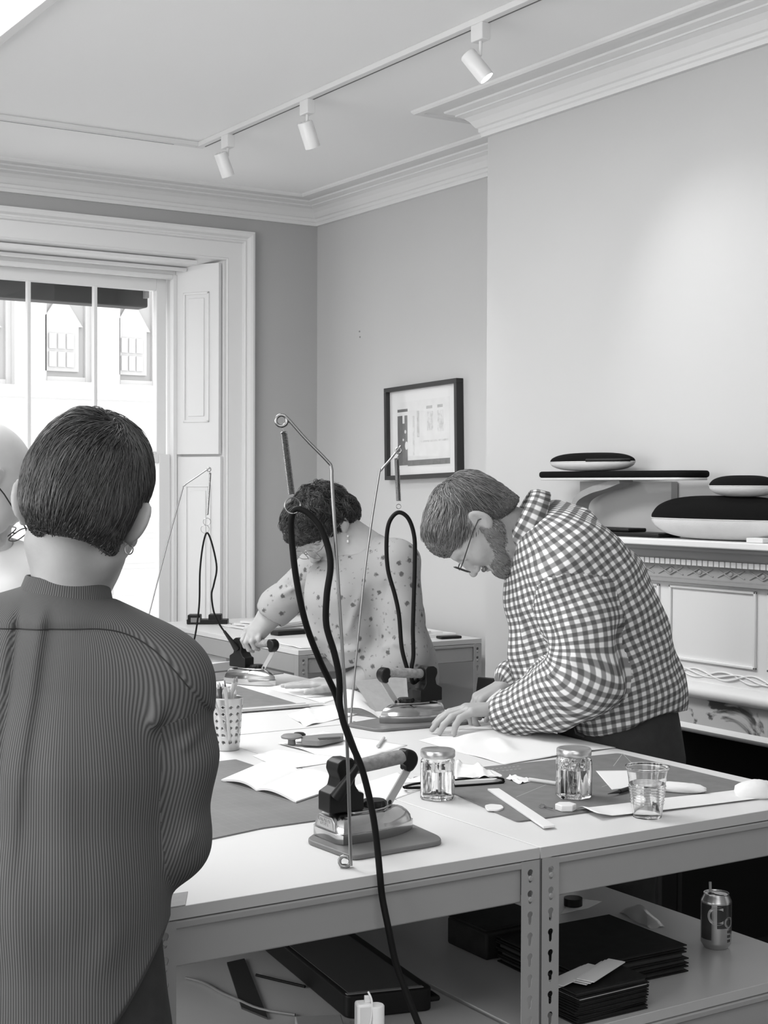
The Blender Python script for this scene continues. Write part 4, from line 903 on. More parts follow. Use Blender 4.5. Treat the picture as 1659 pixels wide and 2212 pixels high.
# sleeve board: padded top on a curved arm with a black base
sb = thing('sleeve_board', (3.28, (y0+y1)/2, MZ), 'long narrow black padded sleeve board on a curved arm above the mantel', 'sleeve board')
zt = float(on(0, 3.28, 1350, 1020)[2]); n = 30
o = []
for k in range(n): a = math.pi*k/(n-1)-math.pi/2; o.append((3.28-.042*math.sin(a), y1-.05+.05*math.cos(a)))
for k in range(n): a = math.pi*k/(n-1)+math.pi/2; o.append((3.28-.062*math.sin(a), y0+.05+.05*math.cos(a)))
MB().prism(o, zt-.018, zt+.004).build('padded_top', M['blackc'], sb, bevel=.009, seg=4)
MB().prism([(3.28+(x-3.28)*.93, (y0+y1)/2+(y-(y0+y1)/2)*.985) for x, y in o], zt-.026, zt-.0182).build('board', M['canvas'], sb, bevel=.002)
arm = [on(0, 3.29, *q) for q in ((1352, 1046), (1320, 1050), (1292, 1058), (1265, 1072), (1254, 1088), (1252, 1110), (1252, 1135))]
arm[0][2] = zt-.0262; v = []; f = []; P = smooth_path(arm, 5)
for i, p in enumerate(P):
    t_ = P[min(i+1, len(P)-1)]-P[max(i-1, 0)]; t_ /= np.linalg.norm(t_); nn = np.array([0, -t_[2], t_[1]])*.011
    for (sx, sn) in ((-.03, 1), (.03, 1), (.03, -1), (-.03, -1)): v.append((p[0]+sx, p[1]+nn[1]*sn, p[2]+nn[2]*sn))
for i in range(len(P)-1):
    for k in range(4): a = i*4+k; b = i*4+(k+1) % 4; f.append((a, b, b+4, a+4))
f += [(3, 2, 1, 0), tuple(len(P)*4-4+k for k in range(4))]
MB().add(v, f).build('curved_arm', M['greyboard'], sb, fix=True)
ya, ybb = yb(1235), yb(1445)
MB().box((3.235, ybb, MZ), (3.335, ya+.06, MZ+.014)).build('base', M['black'], sb, bevel=.004)
MB().box((3.245, yb(1375), MZ+.014), (3.325, ya+.04, MZ+.026)).build('base_block', M['black'], sb, bevel=.004)
p = on(0, 3.28, 1281, 1000); Hh = .062; ham('pressing_cushion', np.array([3.28, (yb(1197)+yb(1366))/2, zt+.0045+Hh*.5]), yb(1197)-yb(1366), .15, Hh, 'small black and white pressing cushion lying on the sleeve board', seamz=.5, zip_=True)
L2 = .60; yc = yb(1411)-L2/2; Hb = .135
ham('pressing_cushion', np.array([3.292, yc, MZ+Hb*.47]), L2, .19, Hb, 'large black and white pressing cushion resting on the mantel shelf', seamz=.53)
L3 = .235; ham('pressing_cushion', np.array([3.285, yb(1542)-L3/2, MZ+Hb+.0295]), L3, .15, .064, 'small black and white pressing cushion balanced on the large one', seamz=.5)
tag(box('white_block', (3.20, yb(1690), MZ), (3.25, yb(1654), MZ+.014), M['white'], bevel=.002), 'small white block on the mantel edge in front of the large cushion', 'block')
tag(MB().box((3.365, yb(1407), MZ+.0005), (3.395, yb(1211), zt-.03)).build('backing_board', mat('backing_board', .40, .7), bevel=.002), 'grey board standing on the mantel against the wall behind the sleeve board', 'board')
# ------------------------------------------------------------------ lower shelf of the front benches
def on_s(x, y, z=SZ): return gZ(z, x, y)
def z5(x, y): return (960+x*.4214, 1840+y*.4214)
def z6(x, y): return (300+x*.4222, 1840+y*.4222)
def ledger(name, corners, z0, h, label, tilt=0, group=None, cat='folder', sheets=True):
    """black bound folder: two boards round a page block"""
    c = np.mean(np.array(corners), axis=0); t = thing(name, (c[0], c[1], z0), label, cat, group)
    MB().prism(corners, z0+.0003, z0+.003).build('cover', M['bookc'], t, bevel=.0008)
    MB().prism(corners, z0+h-.003, z0+h-.0003).build('cover', M['bookc'], t, bevel=.0008)
    inn = [tuple(c+(np.array(q)-c)*.95) for q in corners]
    if sheets: MB().prism(inn, z0+.0032, z0+h-.0032).build('page_block', M['lead'] if not sheets == 2 else M['paper2'], t)
    return t
def quad(c, w, l, a):
    ca, sa = math.cos(a), math.sin(a); return [(c[0]+x*ca-y*sa, c[1]+x*sa+y*ca) for x, y in ((-w/2, -l/2), (w/2, -l/2), (w/2, l/2), (-w/2, l/2))]
# back stack of large folders
z0 = SZ+.0005
rr = [(.013, 0, 'bottom'), (.013, .012, 'second from the bottom'), (.015, -.006, 'third from the bottom'), (.011, .004, 'topmost')]
for i, (h, da, nm) in enumerate(rr):
    ledger('document_folder', quad((2.012+.004*(i % 2), 2.345+.003*i), .305, .25, math.radians(-2)+da*2), z0, h, '%s large black folder in the back stack on the lower shelf' % nm, group='large black folders on the lower shelf'); z0 += h+.0003
# front stack of small books
z0 = SZ+.0005; rs = np.random.RandomState(3)
for i in range(7):
    h = .0085 if i < 6 else .011
    nm = ['bottom', 'second', 'third', 'fourth', 'fifth', 'sixth', 'topmost'][i]
    ledger('small_book', quad((1.853+rs.uniform(-.005, .005), 2.148+rs.uniform(-.003, .003)), .175, .10, rs.uniform(-.05, .05)), z0, h, '%s small black book%s in the front stack on the lower shelf' % (nm, ' counted from the shelf' if 0 < i < 6 else ''), group='small black books on the lower shelf', cat='book', sheets=2 if i in (5,) else True); z0 += h+.0003
for k, (c_, l_, a_) in enumerate((((1.80, 2.165), .14, .30), ((1.85, 2.150), .14, .42))):
    o = MB()
    for q in range(3): o.prism(quad((c_[0]+.004*q, c_[1]-.006*q), l_, .035, a_), z0+.001+.0035*q+k*.004, z0+.0028+.0035*q+k*.004)
    tag(o.build('paper_bundle', M['paper2']), ('rear' if k == 0 else 'front')+' of two folded white paper bundles between the black book stacks', 'paper')
# tall black binders left of the middle posts
t = thing('box_file', (1.92, 2.55, SZ), 'deep black box file behind the middle posts on the lower shelf', 'box file')
Xb = Matrix.Translation((1.93, 2.560, SZ+.0005))
MB().box((-.085, -.072, 0), (.085, .072, .060), Xb).build('body', M['bookc'], t, bevel=.006); MB().box((-.087, -.074, .0605), (.087, .074, .067), Xb).build('lid', M['bookc'], t, bevel=.003)
# black case (left)
kc = thing('instrument_case', (1.42, 2.42, SZ), 'long flat black case with a grey panel on its lid, on the lower shelf', 'case')
a0, a1, a2 = np.array(gZ(SZ+.045, 750, 2150)[:2]), np.array(gZ(SZ+.045, 915, 2133)[:2]), np.array(gZ(SZ+.045, 628, 2052)[:2])
def qx(s, t, zc): return a0+(a1-a0)*s+(a2-a0)*t
cs = rounded([tuple(qx(-.02, -.02, 0)), tuple(qx(1.12, -.02, 0)), tuple(qx(1.12, 2.2, 0)), tuple(qx(-.02, 2.2, 0))], .02)
MB().prism(cs, SZ+.0006, SZ+.045).build('body', M['black'], kc, bevel=.004)
MB().prism([tuple(qx(*q, 0)) for q in ((.04, .04), (.97, .04), (.97, 2.1), (.04, 2.1))], SZ+.0452, SZ+.0468).build('lid_panel', mat('case_panel', .06, .5), kc)
MB().prism([tuple(qx(*q, 0)) for q in ((0, 0), (1.0, 0), (1.0, .03), (0, .03))], SZ+.0452, SZ+.0466).build('edge_trim', M['handle'], kc)
MB().tube([(*qx(1.10, .02, 0), SZ+.02), (*qx(1.20, .02, 0), SZ+.02), (*qx(1.20, .12, 0), SZ+.02), (*qx(1.10, .13, 0), SZ+.02)], .006, 8).build('handle', M['black'], kc, smooth=True)
# set square / saw blade shape, cables, charger
slab('steel_straightedge', [tuple(gZ(SZ+.004, *z6(*q))[:2]) for q in ((450, 565), (540, 545), (660, 850), (525, 795))], SZ+.0006, SZ+.004, M['lead'], 'dark steel straightedge with a slanted end lying on the lower shelf under the bench corner', 'straightedge', r=.001)
t = thing('charging_cable', on_s(*z6(600, 640)), 'thin dark cable on the lower shelf between the blade and the black case', 'cable'); MB().tube(smooth_path([on_s(*z6(*q))+np.array([0, 0, .004]) for q in ((600, 640), (680, 660), (790, 686), (850, 700))], 4), .003, 8).build('cord', M['cable'], t)
tag(MB().tube(smooth_path([on_s(*z6(*q))+np.array([0, 0, .004]) for q in ((240, 655), (330, 680), (420, 730), (500, 765), (620, 815), (800, 845))], 4), .003, 8).build('grey_cable', M['pad'], smooth=True), 'grey cable trailing across the lower shelf under the bench corner', 'cable')
tg = thing('plug_adapter', gZ(SZ, 800, 2212), 'white plug adapter with a thin white lead at the front of the lower shelf', 'plug adapter')
p = PD(795, 2228, 2.36); R3 = Matrix.Rotation(math.radians(-20), 4, 'Z'); X = Matrix.Translation((p[0], p[1], SZ+.001)) @ R3
topz = float(PD(790, 2165, 2.36)[2])-SZ
MB().box((-.020, -.014, 0), (.006, .014, topz), X).build('body', M['white'], tg, bevel=.004); MB().lathe([(.0135, 0), (.0135, topz-.006), (.012, topz-.004), (0, topz-.004)], 24, X @ Matrix.Translation((.012, -.004, 0))).build('round_body', M['white'], tg, smooth=True)
MB().box((-.006, -.004, topz), (.004, .004, topz+.010), X).build('plug', M['white'], tg, bevel=.001)
MB().tube(smooth_path([X @ Vector(q) for q in ((0, 0, topz+.016), (.004, -.010, topz+.004), (.002, -.016, topz-.02), (-.002, -.018, topz-.05), (0, -.018, .01))], 5), .0016, 8).build('lead', M['white'], tg, smooth=True)
bx = gZ(SZ+.03, 690, 2196); tag(MB().prism(quad((bx[0], bx[1]), .085, .06, math.radians(-25)), SZ+.0006, SZ+.022).build('small_box', mat('kraft_box', .30, .8), bevel=.002), 'small matt box beside the white plug adapter on the lower shelf', 'box')
# clear packet and paper by the back rail
t = thing('clear_packet', gZ(SZ, 1400, 1990), 'crumpled translucent packet on the lower shelf behind the black folders', 'packet')
a, b = gZ(SZ, 1355, 1970)[:2], gZ(SZ, 1420, 2005)[:2]; dd = (b-a); nn = np.array([-dd[1], dd[0]])*.30
v = []; f = []
for i in range(15):
    for j in range(7): s, q = i/14, j/6; p = a+dd*s+nn*(q-.5); v.append((p[0], p[1], SZ+.001+.030*math.sin(math.pi*s)**.5*math.sin(math.pi*q)+.003*math.sin(9*s+7*q)))
for i in range(14):
    for j in range(6): k = i*7+j; f.append((k, k+1, k+8, k+7))
MB().add(v, f).build('film', mat('film', .45, .35, trans=.2), t, smooth=True)
t = thing('tape_roll', gZ(SZ, 1245, 1958), 'black tape roll on white paper behind the middle posts', 'tape roll'); c = gZ(SZ, 1238, 1957)
MB().lathe([(.010, .002), (.022, .002), (.022, .020), (.010, .020)], 24, Matrix.Translation(c)).build('roll', M['black'], t, smooth=True)
sheet('paper_sheet', [(1210, 1975), (1270, 1962), (1300, 1948), (1240, 1940)], 'white paper under the black tape roll on the lower shelf', z=SZ+.0006, amp=.001, seed=31, group=None)
# can
cz = gZ(SZ, 1551, 2052)+np.array([.012, .018, .0005]); cn = thing('drinks_can', cz, 'silver drinks can with large letters, standing on the lower shelf', 'can')
pf = [(0, .004), (.022, .004), (.024, .0006), (.0255, .0006), (.0285, .005), (.0325, .011), (.0330, .014), (.0330, .100), (.0325, .103), (.0275, .113), (.0268, .1155), (.0275, .1165), (.0272, .118), (.0258, .1175), (.0252, .1155), (0, .1150)]
MB().lathe(pf, 64, Matrix.Translation(cz), cap=False).build('body', mat('can_aluminium', .55, .28, .9), cn, smooth=True)
va = math.atan2(-cz[1], -cz[0])      # side of the can that faces the room
def wrapc(poly_v, poly_f, ang0, zc, r=.0333, rot=0):
    out = []
    for (x, y, q) in poly_v:
        if rot: x, y = -y, x
        a = ang0+x/r; out.append((cz[0]+(r+q)*math.cos(a), cz[1]+(r+q)*math.sin(a), cz[2]+zc+y))
    return out, poly_f
def disc(cx, cy, rx, ry, z_, n=28, hole=None): return [(cx+rx*math.cos(t), cy+ry*math.sin(t), z_) for t in np.linspace(0, 2*math.pi, n+1)[:-1]]
def strips(x0, x1, y0, y1, z_, n=10):
    v = []; f = []
    for i in range(n+1):
        for y in (y0, y1): v.append((x0+(x1-x0)*i/n, y, z_))
    for i in range(n): f.append((2*i, 2*i+2, 2*i+3, 2*i+1))
    return v, f
m = MB(); v, f = strips(-.040, -.010, -.030, .046, .0001, 8); m.add(*wrapc(v, f, va, .052)); v, f = strips(.002, .040, -.004, .046, .0001, 8); m.add(*wrapc(v, f, va, .052)); m.build('dark_print', mat('can_dark', .06, .3, .3), cn, smooth=True)
def glyph(ch, size, ang, zc, mtl, nm, th=.0006, rot=0):
    v, f = textmesh(ch, size, th)
    v = [(x, y, z_+th*.6) for x, y, z_ in v]; m = MB(); a, b = wrapc(v, f, va+ang, zc, rot=rot); m.add(a, b); return m.build(nm, mtl, cn)
glyph('C', .056, -.05, .073, mat('can_letter_silver', .62, .3, .5), 'letter_print'); glyph('o', .050, .90, .064, mat('can_letter_grey', .40, .3, .5), 'letter_print')
glyph('MILK', .0085, .92, .030, mat('can_small_dark', .05, .5), 'small_print') if False else None
for k, zc in enumerate((.040, .030, .020)):
    m = MB()
    for q in range(3):
        v, f = strips(-.005+q*.0036, -.0028+q*.0036, -.003, .003, .0002, 2); m.add(*wrapc(v, f, va+.95, zc))
    m.build('small_print', mat('can_small_dark', .05, .5), cn)
MB().lathe([(0, 0), (.008, .0005), (.0085, .0012), (0, .0014)], 20, Matrix.Translation((cz[0]+.006*math.cos(va+1.2), cz[1]+.006*math.sin(va+1.2), cz[2]+.1155)) @ Matrix.Diagonal((1, 1.5, 1, 1))).build('ring_pull', M['brushed'], cn, smooth=True)
m = MB().lathe([(0, .1154), (.008, .1154)], 20, Matrix.Translation((cz[0]-.011*math.sin(va)*-1, cz[1]+.011*math.cos(va)*-1, cz[2])), cap=False); m.build('mouth_opening', M['black'], cn)
st = PD(1534, 1905, float((cz-C0)@fw)+.02); MB().cyl((cz[0]+.012*math.sin(va), cz[1]-.012*math.cos(va), cz[2]+.09), st, .003, n=12).build('straw', M['shelf'], cn, smooth=True)
# ------------------------------------------------------------------ things on the side bench
S = TZ
def qd(x, y, z=S): return tuple(gZ(z, x, y)[:2])
for k, (w_, l_, c_, a_, h) in enumerate(((.30, .42, (3.52, 5.40), .1, .012), (.28, .40, (3.50, 5.42), -.08, .010), (.22, .30, (3.42, 5.33), .25, .004))):
    zz = S+.0006+(.0, .0125, .023)[k]
    tag(MB().prism(quad(c_, w_, l_, a_), zz, zz+h).build('paper_stack', M['paper']), ['lowest', 'middle', 'topmost'][k]+' white paper pile on the side bench beneath the picture', 'paper', 'paper piles on the side bench')
c = gZ(S, 972, 1370); tag(MB().prism(quad((3.60, 5.13), .10, .05, -.1), S+.0006, S+.012).build('dark_phone', M['black'], bevel=.004), 'small black flat case at the corner of the side bench', 'phone')
sheet('paper_sheet', None, 'white drawing sheet on the near end of the side bench', world=[(2.86, 5.10), (3.25, 5.09), (3.30, 5.45), (2.90, 5.5)], z=S+.0006, amp=.003, seed=41)
sheet('paper_sheet', None, 'white plan sheet on the far end of the side bench', world=[(3.0, 5.72), (3.40, 5.70), (3.44, 6.2), (3.02, 6.2)], z=S+.0006, amp=.003, seed=42)
for k in range(3):
    zz = S+.0006+.03*0+k*.013
    tag(MB().prism(quad((3.18+.01*k, 5.90-.01*k), .34-.02*k, .24, .25*k), zz+.004, zz+.014).build('board_stack', M['paper2']), ['lowest', 'middle', 'topmost'][k]+' pale board in the stack behind the forearm of the woman', 'board', 'pale boards on the side bench')
tag(MB().prism(quad((3.10, 5.62), .16, .06, .1), S+.0006, S+.020).build('dark_tool_case', M['black'], bevel=.003), 'flat black case on the side bench behind the forearm of the woman', 'case')
tag(MB().box((3.14, 5.48, S+.001), (3.30, 5.55, S+.03)).build('small_carton', M['paper2'], bevel=.002), 'small pale carton on the side bench behind the floral top', 'carton')
td = thing('tape_dispenser', qd(447, 1348)+(S,), 'black desk tape dispenser on the far corner of the side bench', 'tape dispenser')
D = float((np.array([*qd(450, 1349), S])-C0)@fw)
R_ = np.array([rt[0], rt[1], 0]); c = np.array([*qd(447, 1349), S+.001])
Xd = Matrix(((rt[0], fw[0], 0, c[0]), (rt[1], fw[1], 0, c[1]), (0, 0, 1, c[2]), (0, 0, 0, 1))); u = D/FP
MB().box((-44*u, 0, 0), (44*u, .07, 10*u), Xd).build('base', M['black'], td, bevel=.003); MB().box((-42*u, .0, 8*u), (-15*u, .07, 20*u), Xd).build('front_block', M['black'], td, bevel=.004); MB().box((3*u, .0, 8*u), (30*u, .07, 21*u), Xd).build('rear_block', M['black'], td, bevel=.004)
MB().box((-35*u, -.001, 4*u), (-15*u, .001, 14*u), Xd).build('tape_face', M['handle'], td)
t = thing('thin_wire', qd(500, 1350)+(S,), 'thin black wire curling on the side bench by the tape dispenser', 'wire'); MB().tube(smooth_path([gZ(S+.003, *q) for q in ((499, 1348), (510, 1356), (535, 1358), (560, 1352), (545, 1345), (515, 1347))], 5), .002, 6).build('strand', M['cable'], t)
box_ = tag(MB().box((2.86, 5.75, .505), (3.5, 6.36, .80)).build('white_carton', M['paper'], bevel=.003), 'large white carton on the shelf under the side bench', 'carton')
# ------------------------------------------------------------------ bodies: rounded forms blended into one surface
# joints are given as (across, depth, height) along the photograph's own room-level axes
AX = np.array([r0, [math.sin(yaw), math.cos(yaw), 0.], [0, 0, 1.]])       # rows: across, away, up
def J(x, y, d):
    p = PD(x, y, d)-C0; return np.array([p@AX[0], p@AX[1], p[2]+CAMH])
def loc2w(P): P = np.atleast_2d(P); return P@AX
def nrm(v): v = np.array(v, float); return v/np.linalg.norm(v)
class SDF:
    def __init__(s): s.p = []; s.disp = []
    def cone(s, a, b, ra, rb, k=.02, op=1, grp=0): s.p.append(('c', np.array(a, float), np.array(b, float), ra, rb, k, op, grp)); return s
    def ell(s, c, r, R=None, k=.02, op=1, grp=0): s.p.append(('e', np.array(c, float), np.array(r, float), np.eye(3) if R is None else R, 0, k, op, grp)); return s
    def slab(s, a, b, side, wa, ha, wb, hb, k=.03, op=1, grp=0):
        a = np.array(a, float); b = np.array(b, float); ax = nrm(b-a); sd = nrm(np.array(side, float)-ax*(np.array(side, float)@ax)); fr = np.cross(ax, sd)
        s.p.append(('s', a, b, (wa, ha, wb, hb), (ax, sd, fr), k, op, grp)); return s
    def chain(s, pts, rad, k=.02, grp=0):
        for i in range(len(pts)-1): s.cone(pts[i], pts[i+1], rad[i], rad[i+1], k, 1, grp)
        return s
    def one(s, q, P):
        if q[0] == 'c':
            a, b, ra, rb = q[1:5]; ab = b-a; t = np.clip(((P-a)@ab)/(ab@ab), 0, 1); return np.linalg.norm(P-a-t[:, None]*ab, axis=1)-(ra+(rb-ra)*t)
        if q[0] == 'e':
            c, r, R = q[1:4]; L = (P-c)@R.T; k0 = np.linalg.norm(L/r, axis=1); k1 = np.linalg.norm(L/(r*r), axis=1); return k0*(k0-1)/np.maximum(k1, 1e-6)
        a, b, (wa, ha, wb, hb), (ax, sd, fr) = q[1:5]; L = np.linalg.norm(b-a); d = P-a; s_ = d@ax; t = np.clip(s_/L, 0, 1); w_ = wa+(wb-wa)*t; h = ha+(hb-ha)*t; e = s_-t*L
        u = d@sd; v = d@fr; k0 = np.sqrt((u/w_)**2+(v/h)**2+(e/h)**2); k1 = np.sqrt((u/w_**2)**2+(v/h**2)**2+(e/h**2)**2); return k0*(k0-1)/np.maximum(k1, 1e-6)
    def __call__(s, P, nodisp=False):
        D = None
        for q in s.p:
            d = s.one(q, P); k = q[5]
            if D is None: D = d; continue
            if q[6] > 0: h = np.maximum(k-np.abs(D-d), 0)/k; D = np.minimum(D, d)-h*h*k*.25
            else: h = np.maximum(k-np.abs(-D-d), 0)/k; D = np.maximum(D, -d)+h*h*k*.25
        if not nodisp:
            for f in s.disp: D = D-f(P)
        return D
    def cover(s, prims, pad, grp):
        for q in prims[::-1]:
            q = list(q)
            if q[0] == 'c': q[3] += pad; q[4] += pad
            elif q[0] == 's': q[3] = tuple(x+pad for x in q[3])
            else: continue
            q[7] = grp; s.p.insert(0, tuple(q))
    def bounds(s, pad=.03):
        lo = np.full(3, 1e9); hi = -lo
        for q in s.p:
            if q[6] < 0: continue
            if q[0] == 'e': m = max(q[2]); l, h = q[1]-m, q[1]+m
            else:
                m = max(q[3], q[4]) if q[0] == 'c' else max(q[3]); l, h = np.minimum(q[1], q[2])-m, np.maximum(q[1], q[2])+m
            lo = np.minimum(lo, l); hi = np.maximum(hi, h)
        return lo-pad, hi+pad
    def grad(s, P, e=.0008):
        G = np.stack([s(P+np.eye(3)[i]*e)-s(P-np.eye(3)[i]*e) for i in range(3)], 1)/(2*e); return G
def chunked(f, P, n=200000): return np.concatenate([f(P[i:i+n]) for i in range(0, len(P), n)]) if len(P) else np.zeros(0)
def nets(f, lo, hi, h, refine=2):
    N = np.ceil((hi-lo)/(4*h)).astype(int)+1; cc = [lo[i]+(np.arange(N[i])*4+1.5)*h for i in range(3)]
    G = np.stack(np.meshgrid(*cc, indexing='ij'), -1).reshape(-1, 3); dc = chunked(f, G).reshape(N)
    act = np.abs(dc) < 4*h*1.6
    D = np.repeat(np.repeat(np.repeat(dc.astype(np.float32), 4, 0), 4, 1), 4, 2); idx = np.argwhere(act)
    o4 = np.stack(np.meshgrid(*[np.arange(4)]*3, indexing='ij'), -1).reshape(-1, 3)
    I = (idx[:, None, :]*4+o4[None]).reshape(-1, 3); D[I[:, 0], I[:, 1], I[:, 2]] = chunked(f, lo+I*h)
    S = D < 0; n0, n1, n2 = S.shape
    c = S[:-1, :-1, :-1].astype(np.int8)
    for a in (0, 1):
        for b in (0, 1):
            for e in (0, 1):
                if a+b+e: c = c+S[a:n0-1+a, b:n1-1+b, e:n2-1+e]
    cell = np.argwhere((c > 0) & (c < 8)); vid = np.full(c.shape, -1, np.int32); vid[cell[:, 0], cell[:, 1], cell[:, 2]] = np.arange(len(cell))
    acc = np.zeros((len(cell), 3)); cnt = np.zeros(len(cell)); corner = [(a, b, e) for a in (0, 1) for b in (0, 1) for e in (0, 1)]
    val = {q: D[cell[:, 0]+q[0], cell[:, 1]+q[1], cell[:, 2]+q[2]] for q in corner}
    for q in corner:
        for ax in range(3):
            if q[ax]: continue
            r = list(q); r[ax] = 1; a, b = val[q], val[tuple(r)]; m = (a < 0) != (b < 0); t = np.where(m, a/np.where(m, a-b, 1), 0)
            p = np.tile(np.array(q, float), (len(cell), 1)); p[:, ax] = t; acc[m] += p[m]; cnt[m] += 1
    V = lo+(cell+acc/cnt[:, None])*h; F = []
    for ax in range(3):
        b, e = (ax+1) % 3, (ax+2) % 3; sl = [slice(1, -1)]*3; s0 = [slice(1, n-1) for n in S.shape]; s1 = list(s0); s0[ax] = slice(0, S.shape[ax]-1); s1[ax] = slice(1, S.shape[ax])
        A = S[tuple(s0)]; B = S[tuple(s1)]; E = np.argwhere(A != B); 
        if not len(E): continue
        fl = A[E[:, 0], E[:, 1], E[:, 2]]; off = np.ones(3, int); off[ax] = 0; E = E+off
        q = []
        for (x, y) in ((0, 0), (1, 0), (1, 1), (0, 1)):
            w_ = E.copy(); w_[:, b] -= 1-x; w_[:, e] -= 1-y; q.append(vid[w_[:, 0], w_[:, 1], w_[:, 2]])
        Q = np.stack(q, 1); Q[~fl] = Q[~fl][:, ::-1]; F.append(Q)
    F = np.concatenate(F); F = F[(F >= 0).all(1)]
    for _ in range(refine):
        d = chunked(f, V); e = .0008
        Gr = np.stack([chunked(f, V+np.eye(3)[i]*e)-chunked(f, V-np.eye(3)[i]*e) for i in range(3)], 1)/(2*e); g2 = (Gr**2).sum(1); V = V-Gr*(np.clip(d/np.maximum(g2, .05), -h, h))[:, None]
    return V, F
def meshobj(name, V, F, mtl, parent=None, world=True):
    me = bpy.data.meshes.new(name); W = loc2w(V) if world else V
    me.vertices.add(len(W)); me.vertices.foreach_set('co', W.astype(np.float32).ravel()); k = F.shape[1]
    me.loops.add(F.size); me.loops.foreach_set('vertex_index', F.astype(np.int32).ravel()); me.polygons.add(len(F)); me.polygons.foreach_set('loop_start', np.arange(0, F.size, k, dtype=np.int32)); me.polygons.foreach_set('loop_total', np.full(len(F), k, np.int32))
    me.update(calc_edges=True); me.validate(); me.polygons.foreach_set('use_smooth', [True]*len(me.polygons)); me.materials.append(mtl)
    o = bpy.data.objects.new(name, me); COL.objects.link(o)
    if parent is not None: setpar(o, parent)
    return o
def body(s, name, mtl, h, parent=None, keep=None, uv=None):
    lo, hi = s.bounds(); V, F = nets(s, lo, hi, h)
    if keep is not None:
        m = keep(V[F].mean(1)); F = F[m]; u = np.unique(F); mp = np.full(len(V), -1); mp[u] = np.arange(len(u)); V = V[u]; F = mp[F]
    o = meshobj(name, V, F, mtl, parent)
    if uv is not None:
        me = o.data; lv = np.empty(len(me.loops), np.int32); me.loops.foreach_get('vertex_index', lv); k = 4
        P = V[lv].reshape(-1, k, 3); c = P.mean(1); UV = np.zeros((len(P), k, 2)); best = np.full(len(P), 1e9); frames = uv; pick = np.zeros(len(P), int)
        for i, fr in enumerate(frames):
            d = min_d(s, fr['grp'], c)
            if 'cut' in fr: ax0 = nrm(np.array(fr['pts'][1])-np.array(fr['pts'][0])); d = d+1.5*np.maximum(0, fr['cut']-(c-np.array(fr['pts'][0]))@ax0)
            m = d < best; best[m] = d[m]; pick[m] = i
        for i, fr in enumerate(frames):
            m = pick == i
            if not m.any(): continue
            UV[m] = fr_uv(fr, P[m], c[m])
        l = me.uv_layers.new(name='cloth'); l.data.foreach_set('uv', UV.reshape(-1).astype(np.float32))
    return o
def min_d(s, grp, c):
    D = np.full(len(c), 1e9)
    for q in s.p:
        if q[7] == grp and q[6] > 0: D = np.minimum(D, s.one(q, c))
    return D
def fr_uv(fr, P, c):
    """cylindrical cloth coordinates about a polyline axis"""
    pts = np.array(fr['pts'], float); R = fr['R']; ref = np.array(fr['ref'], float); L = np.r_[0, np.cumsum(np.linalg.norm(np.diff(pts, axis=0), axis=1))]
    def proj(X):
        Wt = 0; Sn = 0; A = 0; T = 0
        for i in range(len(pts)-1):
            ab = pts[i+1]-pts[i]; l = np.linalg.norm(ab); ax = ab/l; t = (X-pts[i])@ax; lo = -1e9 if i == 0 else 0; hi = 1e9 if i == len(pts)-2 else l; tc = np.clip(t, lo, hi); d = np.linalg.norm(X-pts[i]-tc[:, None]*ax, axis=1)
            w_ = 1/(d+.004)**5; Wt = Wt+w_; Sn = Sn+w_*(L[i]+t); A = A+w_[:, None]*(pts[i]+tc[:, None]*ax); T = T+w_[:, None]*ax
        S = Sn/Wt; A = A/Wt[:, None]; T = T/np.linalg.norm(T, axis=1)[:, None]
        r = X-A; e1 = ref-T*(T@ref)[:, None]; e1 /= np.linalg.norm(e1, axis=1)[:, None]; e2 = np.cross(T, e1); return np.arctan2((r*e2).sum(1), (r*e1).sum(1)), S
    a0, _ = proj(c); n, k, _3 = P.shape; a, S = proj(P.reshape(-1, 3)); a = a.reshape(n, k); S = S.reshape(n, k); a = a0[:, None]+(a-a0[:, None]+math.pi) % (2*math.pi)-math.pi
    U = np.stack([a*R, S], -1)
    if fr.get('swap'): U = U[..., ::-1]
    return U
def wr(amp, fq, seed=0, dirv=None):
    """soft cloth creases"""
    rs = np.random.RandomState(seed); K = [(nrm(rs.randn(3))*fq*(.6+rs.rand()), rs.rand()*6.3) for _ in range(6)]
    def f(P):
        d = 0
        for k, ph in K: d = d+np.sin(P@k+ph+1.5*np.sin(P@np.roll(k, 1)*.6+ph))
        return amp*d/3
    return f
def crease(a, b, w_, amp):
    a = np.array(a, float); b = np.array(b, float)
    def f(P):
        ab = b-a; t = np.clip(((P-a)@ab)/(ab@ab), 0, 1); d = np.linalg.norm(P-a-t[:, None]*ab, axis=1); return amp*np.exp(-(d/w_)**2)*np.sin(math.pi*np.clip(t*.9+.05, 0, 1))
    return f
def pleat(a, b, w_, amp, ymax):
    a = np.array(a, float)[[0, 2]]; b = np.array(b, float)[[0, 2]]
    def f(P):
        Q = P[:, [0, 2]]; ab = b-a; t = np.clip(((Q-a)@ab)/(ab@ab), 0, 1); r = (Q-a-t[:, None]*ab); n = np.array([ab[1], -ab[0]])/np.linalg.norm(ab); d = r@n; along = np.linalg.norm(r, axis=1)
        return amp*np.tanh(d/w_*1.6)*np.exp(-(along/(w_*3.2))**2)*(1-t)**.7*(P[:, 1] < ymax)
    return f
def axes(fwd, upv): f = nrm(fwd); u = nrm(np.array(upv)-f*(np.array(upv)@f)); r = np.cross(f, u); return np.array([r, f, u])   # rows right, forward, up
